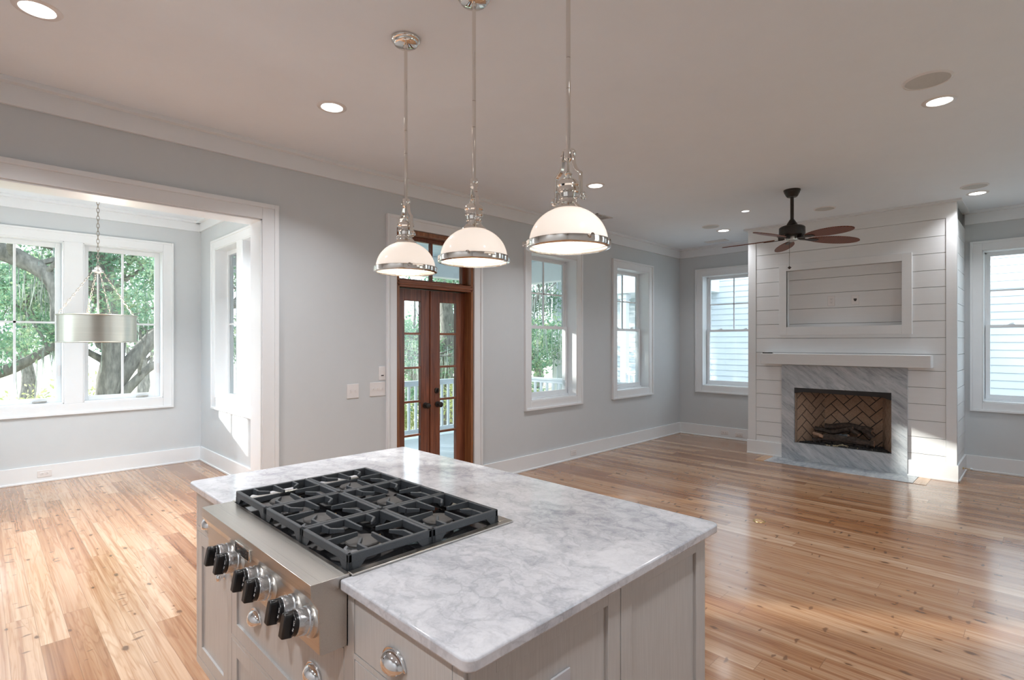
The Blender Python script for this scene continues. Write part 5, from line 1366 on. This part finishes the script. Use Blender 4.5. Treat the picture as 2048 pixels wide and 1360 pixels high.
def leaves(name, centres, per, rad, size, mat, parent, rng, flat=0.75):
    C = np.array(centres); n = len(C) * per
    c = np.repeat(C, per, 0)
    d = rng.normal(size=(n, 3)); d /= np.linalg.norm(d, axis=1)[:, None]
    p = c + d * (rng.random((n, 1)) ** 0.5) * rad * np.array([1, 1, flat])
    u = rng.normal(size=(n, 3)); u /= np.linalg.norm(u, axis=1)[:, None]
    w = np.cross(u, rng.normal(size=(n, 3))); w /= np.linalg.norm(w, axis=1)[:, None]
    s = size * (0.6 + 0.8 * rng.random((n, 1)))
    v = np.stack([p - u * s, p + w * s * 0.45, p + u * s, p - w * s * 0.45], 1).reshape(-1, 3)
    org = np.array(WORG[parent.name]); v = v - org
    me = bpy.data.meshes.new(name)
    me.from_pydata(v.tolist(), [], np.arange(n * 4).reshape(n, 4).tolist())
    return finish(me, name, mat, parent, Vector(org))

def moss(parent, pts, rng, mat='moss', L=(0.35, 1.0), per=9):
    V, Fc = [], []
    for p in pts:
        for k in range(per):
            q = np.array(p) + rng.normal(size=3) * np.array([0.16, 0.16, 0.05]); l = rng.uniform(*L); w = rng.uniform(0.008, 0.022); a = rng.uniform(0, 6.28)
            dx, dy = math.cos(a) * w, math.sin(a) * w
            b = len(V); n = 4; sway = rng.normal(size=2) * 0.05
            for i in range(n + 1):
                t = i / n; ww = 1 - 0.85 * t
                x, y, z = q[0] + sway[0] * t * t, q[1] + sway[1] * t * t, q[2] - l * t
                V += [(x - dx * ww, y - dy * ww, z), (x + dx * ww, y + dy * ww, z)]
            for i in range(n): Fc.append((b + 2 * i, b + 2 * i + 1, b + 2 * i + 3, b + 2 * i + 2))
    org = np.array(WORG[parent.name])
    me = bpy.data.meshes.new('spanish_moss'); me.from_pydata((np.array(V) - org).tolist(), [], Fc)
    return finish(me, 'spanish_moss', mat, parent, Vector(org))

def oak(base, limbs, seed, label, crown_per=75, moss_n=60, leaf=0.045, rad=0.5, depth=3, thin=None):
    """limbs: list of (points, radius) built in world coordinates; twigs and foliage grow from their outer halves"""
    rng = np.random.default_rng(seed); rnd = random.Random(seed)
    r = empty('live_oak', base, label, 'tree', 'live oaks outside')
    mb = MB(); tips = []; hang = []
    def grow(p, d, L, rad0, lev):
        pts = [p]; q = p.copy(); dd = d.copy(); n = 4
        for i in range(n):
            dd = (dd + Vector((rnd.uniform(-.4, .4), rnd.uniform(-.4, .4), rnd.uniform(-.22, .3)))).normalized()
            q = q + dd * L / n; pts.append(q.copy())
        mb.tube(pts, [rad0 * (1 - 0.6 * i / n) for i in range(n + 1)], 6)
        hang.append(pts[2])
        if lev <= 0: tips.extend(pts[2:]); return
        for k in range(rnd.choice((2, 3))):
            i = rnd.randint(2, n); ddd = (dd + Vector((rnd.uniform(-1, 1), rnd.uniform(-1, 1), rnd.uniform(-.5, .8)))).normalized()
            grow(pts[i], ddd, L * rnd.uniform(.55, .8), rad0 * 0.45, lev - 1)
    for pts, r0, r1, nb in limbs:
        P = [Vector(p) for p in pts]; m = len(P); sm = []
        for i in range(m - 1):                            # catmull-rom smoothing
            p0, p1, p2, p3 = P[max(i - 1, 0)], P[i], P[i + 1], P[min(i + 2, m - 1)]
            for k in range(5):
                t = k / 5; sm.append(0.5 * ((2 * p1) + (p2 - p0) * t + (2 * p0 - 5 * p1 + 4 * p2 - p3) * t * t + (3 * p1 - p0 - 3 * p2 + p3) * t ** 3))
        sm.append(P[-1]); N = len(sm)
        rr = [(r0 + (r1 - r0) * i / (N - 1)) * rnd.uniform(0.93, 1.07) for i in range(N)]
        mb.tube(sm, rr, 10)
        for k in range(nb):
            i = rnd.randint(int(N * 0.4), N - 1)
            d = (sm[min(i + 1, N - 1)] - sm[i - 1]).normalized()
            dd = (d * 0.5 + Vector((rnd.uniform(-1, 1), rnd.uniform(-1, 1), rnd.uniform(-.3, .9)))).normalized()
            grow(sm[i], dd, rnd.uniform(1.0, 1.9), rr[i] * 0.42, depth - 1)
            hang.append(sm[i])
    mb.build('trunk', 'bark', r, angle=60)
    leaves('foliage', [tuple(t) for t in tips if clear(t) and not (thin and thin(t, rnd))], crown_per, rad, leaf, 'leaf', r, rng)
    hang = [h for h in hang if clear(h)]
    if moss_n: moss(r, [tuple(rnd.choice(hang)) for _ in range(moss_n)], rng)
    return r
G0 = -1.5
oak((2.0, 14.0, G0), [([(2.0, 14.0, G0), (1.95, 13.9, 0.2), (2.05, 13.8, 1.6), (1.85, 13.7, 3.2), (1.5, 13.6, 5.5)], 0.28, 0.13, 10),
                      ([(2.05, 13.9, 0.6), (2.7, 13.8, 1.6), (3.6, 13.7, 2.3), (4.8, 13.9, 2.6), (6.0, 14.0, 3.6)], 0.17, 0.07, 7),
                      ([(2.05, 13.9, 0.2), (2.4, 13.7, 0.72), (2.75, 13.6, 1.08), (3.6, 13.5, 1.5)], 0.11, 0.06, 2),
                      ([(1.9, 13.8, 2.4), (1.0, 13.2, 3.6), (-0.4, 12.8, 4.0), (-2.2, 12.8, 4.6)], 0.18, 0.06, 9)], 3, 'mossy live oak with a stout trunk outside the right nook casement')
oak((-2.2, 15.0, G0), [([(-2.2, 15.0, G0), (-2.0, 14.8, 0.5), (-1.6, 14.5, 2.5), (-1.0, 14.2, 4.8)], 0.38, 0.2, 5),
                       ([(-1.9, 14.7, 0.4), (-0.8, 14.0, 0.9), (0.3, 13.6, 1.0), (1.1, 13.4, 1.5)], 0.20, 0.07, 2),
                       ([(-1.9, 14.7, 1.0), (-2.8, 13.6, 1.6), (-3.8, 12.4, 2.0), (-4.4, 11.2, 1.9)], 0.16, 0.06, 5),
                       ([(-1.5, 14.4, 2.6), (-0.3, 13.4, 3.3), (0.9, 12.8, 2.8), (1.05, 12.6, 1.9)], 0.20, 0.10, 3)], 8, 'mossy live oak whose low limb crosses the left nook casement', moss_n=110)
oak((10.6, 13.6, G0), [([(10.6, 13.6, G0), (10.5, 13.5, 0.5), (10.65, 13.5, 1.9), (10.3, 13.3, 3.3), (9.6, 13.2, 5.2)], 0.33, 0.15, 6),
                       ([(10.6, 13.5, 1.6), (11.3, 13.6, 2.6), (11.8, 13.4, 4.0)], 0.20, 0.09, 5),
                       ([(10.5, 13.5, 0.9), (9.6, 13.0, 1.5), (8.6, 12.6, 1.75), (7.4, 12.2, 1.6)], 0.16, 0.06, 4),
                       ([(10.6, 13.4, 1.2), (11.2, 12.0, 1.6), (11.4, 10.9, 2.2), (11.5, 10.3, 3.0)], 0.13, 0.05, 9),
                       ([(10.6, 13.4, 0.4), (11.5, 12.2, 0.3), (12.2, 11.5, 0.5)], 0.10, 0.04, 6),
                       ([(10.6, 13.5, 0.5), (9.8, 12.7, 1.1), (8.9, 12.2, 1.2), (8.1, 12.0, 1.1)], 0.10, 0.04, 9)], 21, 'mossy live oak outside the wooden door beyond the railing', moss_n=200, thin=lambda t, rnd: t.z > 2.0 and t.x < 10.95 and rnd.random() < 0.85)
oak((5.2, 14.2, G0), [([(5.2, 14.2, G0), (5.2, 14.0, 1.0), (5.0, 13.6, 3.4), (5.0, 13.0, 6.2)], 0.34, 0.14, 9),
                      ([(5.1, 13.8, 2.6), (6.2, 13.8, 4.0), (7.6, 13.9, 4.9)], 0.18, 0.07, 7)], 33, 'live oak standing farther off between the nook and the door')
for i, (x, y, lab) in enumerate(((16.5, 24.0, 'hazy oak far beyond the porch railing, left in the door view'), (21.0, 25.0, 'hazy oak far beyond the porch railing, right in the door view'), (26.5, 24.0, 'hazy oak far off between the porch column and the clapboard house'))):
    oak((x, y, G0), [([(x, y, G0), (x + 0.2, y, -0.6), (x, y, 0.4), (x + 0.3, y, 1.0)], 0.4, 0.2, 5), ([(x, y, 0.0), (x - 1.5, y, 0.3), (x - 3.4, y, 0.4)], 0.2, 0.1, 6), ([(x, y, -0.2), (x + 1.5, y, 0.2), (x + 3.4, y, 0.3)], 0.2, 0.1, 6)], 50 + i, lab, crown_per=45, moss_n=40, leaf=0.10, rad=0.9)
for i, (x, y, lab) in enumerate(((5.6, 31.0, 'hazy oak far off behind the stout oak, seen in the right nook casement'), (1.5, 32.0, 'hazy oak far off in the left nook casement'))):
    oak((x, y, G0), [([(x, y, G0), (x + 0.2, y, -0.2), (x, y, 1.6), (x + 0.3, y, 3.4)], 0.3, 0.15, 8), ([(x, y, 0.4), (x - 0.8, y, 1.6), (x - 2.0, y, 2.4)], 0.15, 0.08, 5)], 70 + i, lab, crown_per=40, moss_n=30, leaf=0.10, rad=0.8)
def shrub(x, y, h, w, seed, label):
    rng = np.random.default_rng(seed); rnd = random.Random(seed)
    r = empty('shrub', (x, y, G0), label, 'shrub', 'shrubs outside')
    mb = MB(); cs = []
    for k in range(9):
        a = rnd.uniform(0, 6.28); e = Vector((x + math.cos(a) * w * rnd.uniform(.3, .9), y + math.sin(a) * w * rnd.uniform(.3, .9), G0 + h * rnd.uniform(.5, 1)))
        mb.tube([(x, y, G0), (x * .6 + e.x * .4, y * .6 + e.y * .4, G0 + (e.z - G0) * .5), tuple(e)], [0.03, 0.02, 0.008], 5); cs += [tuple(e), tuple((e + Vector((x, y, G0 + h * .6))) / 2)]
    mb.build('stem', 'bark', r)
    leaves('foliage', cs, 130, w * 0.5, 0.05, 'leaf2', r, rng)
shrub(0.75, 11.6, 1.7, 0.9, 5, 'yellow-green shrub below the left nook casement')
shrub(2.45, 11.9, 1.75, 0.8, 6, 'yellow-green shrub right of the oak trunk outside the nook')
shrub(1.45, 16.2, 2.2, 1.2, 7, 'pale shrub behind the oak trunk outside the nook')
shrub(9.4, 10.8, 1.9, 1.0, 9, 'yellow-green shrub beyond the porch railing outside the door')
shrub(11.0, 11.2, 2.3, 1.1, 10, 'tall leafy shrub outside the first sash window')
shrub(7.6, 11.4, 1.8, 1.0, 11, 'low leafy shrub beyond the porch railing, left of the door view')
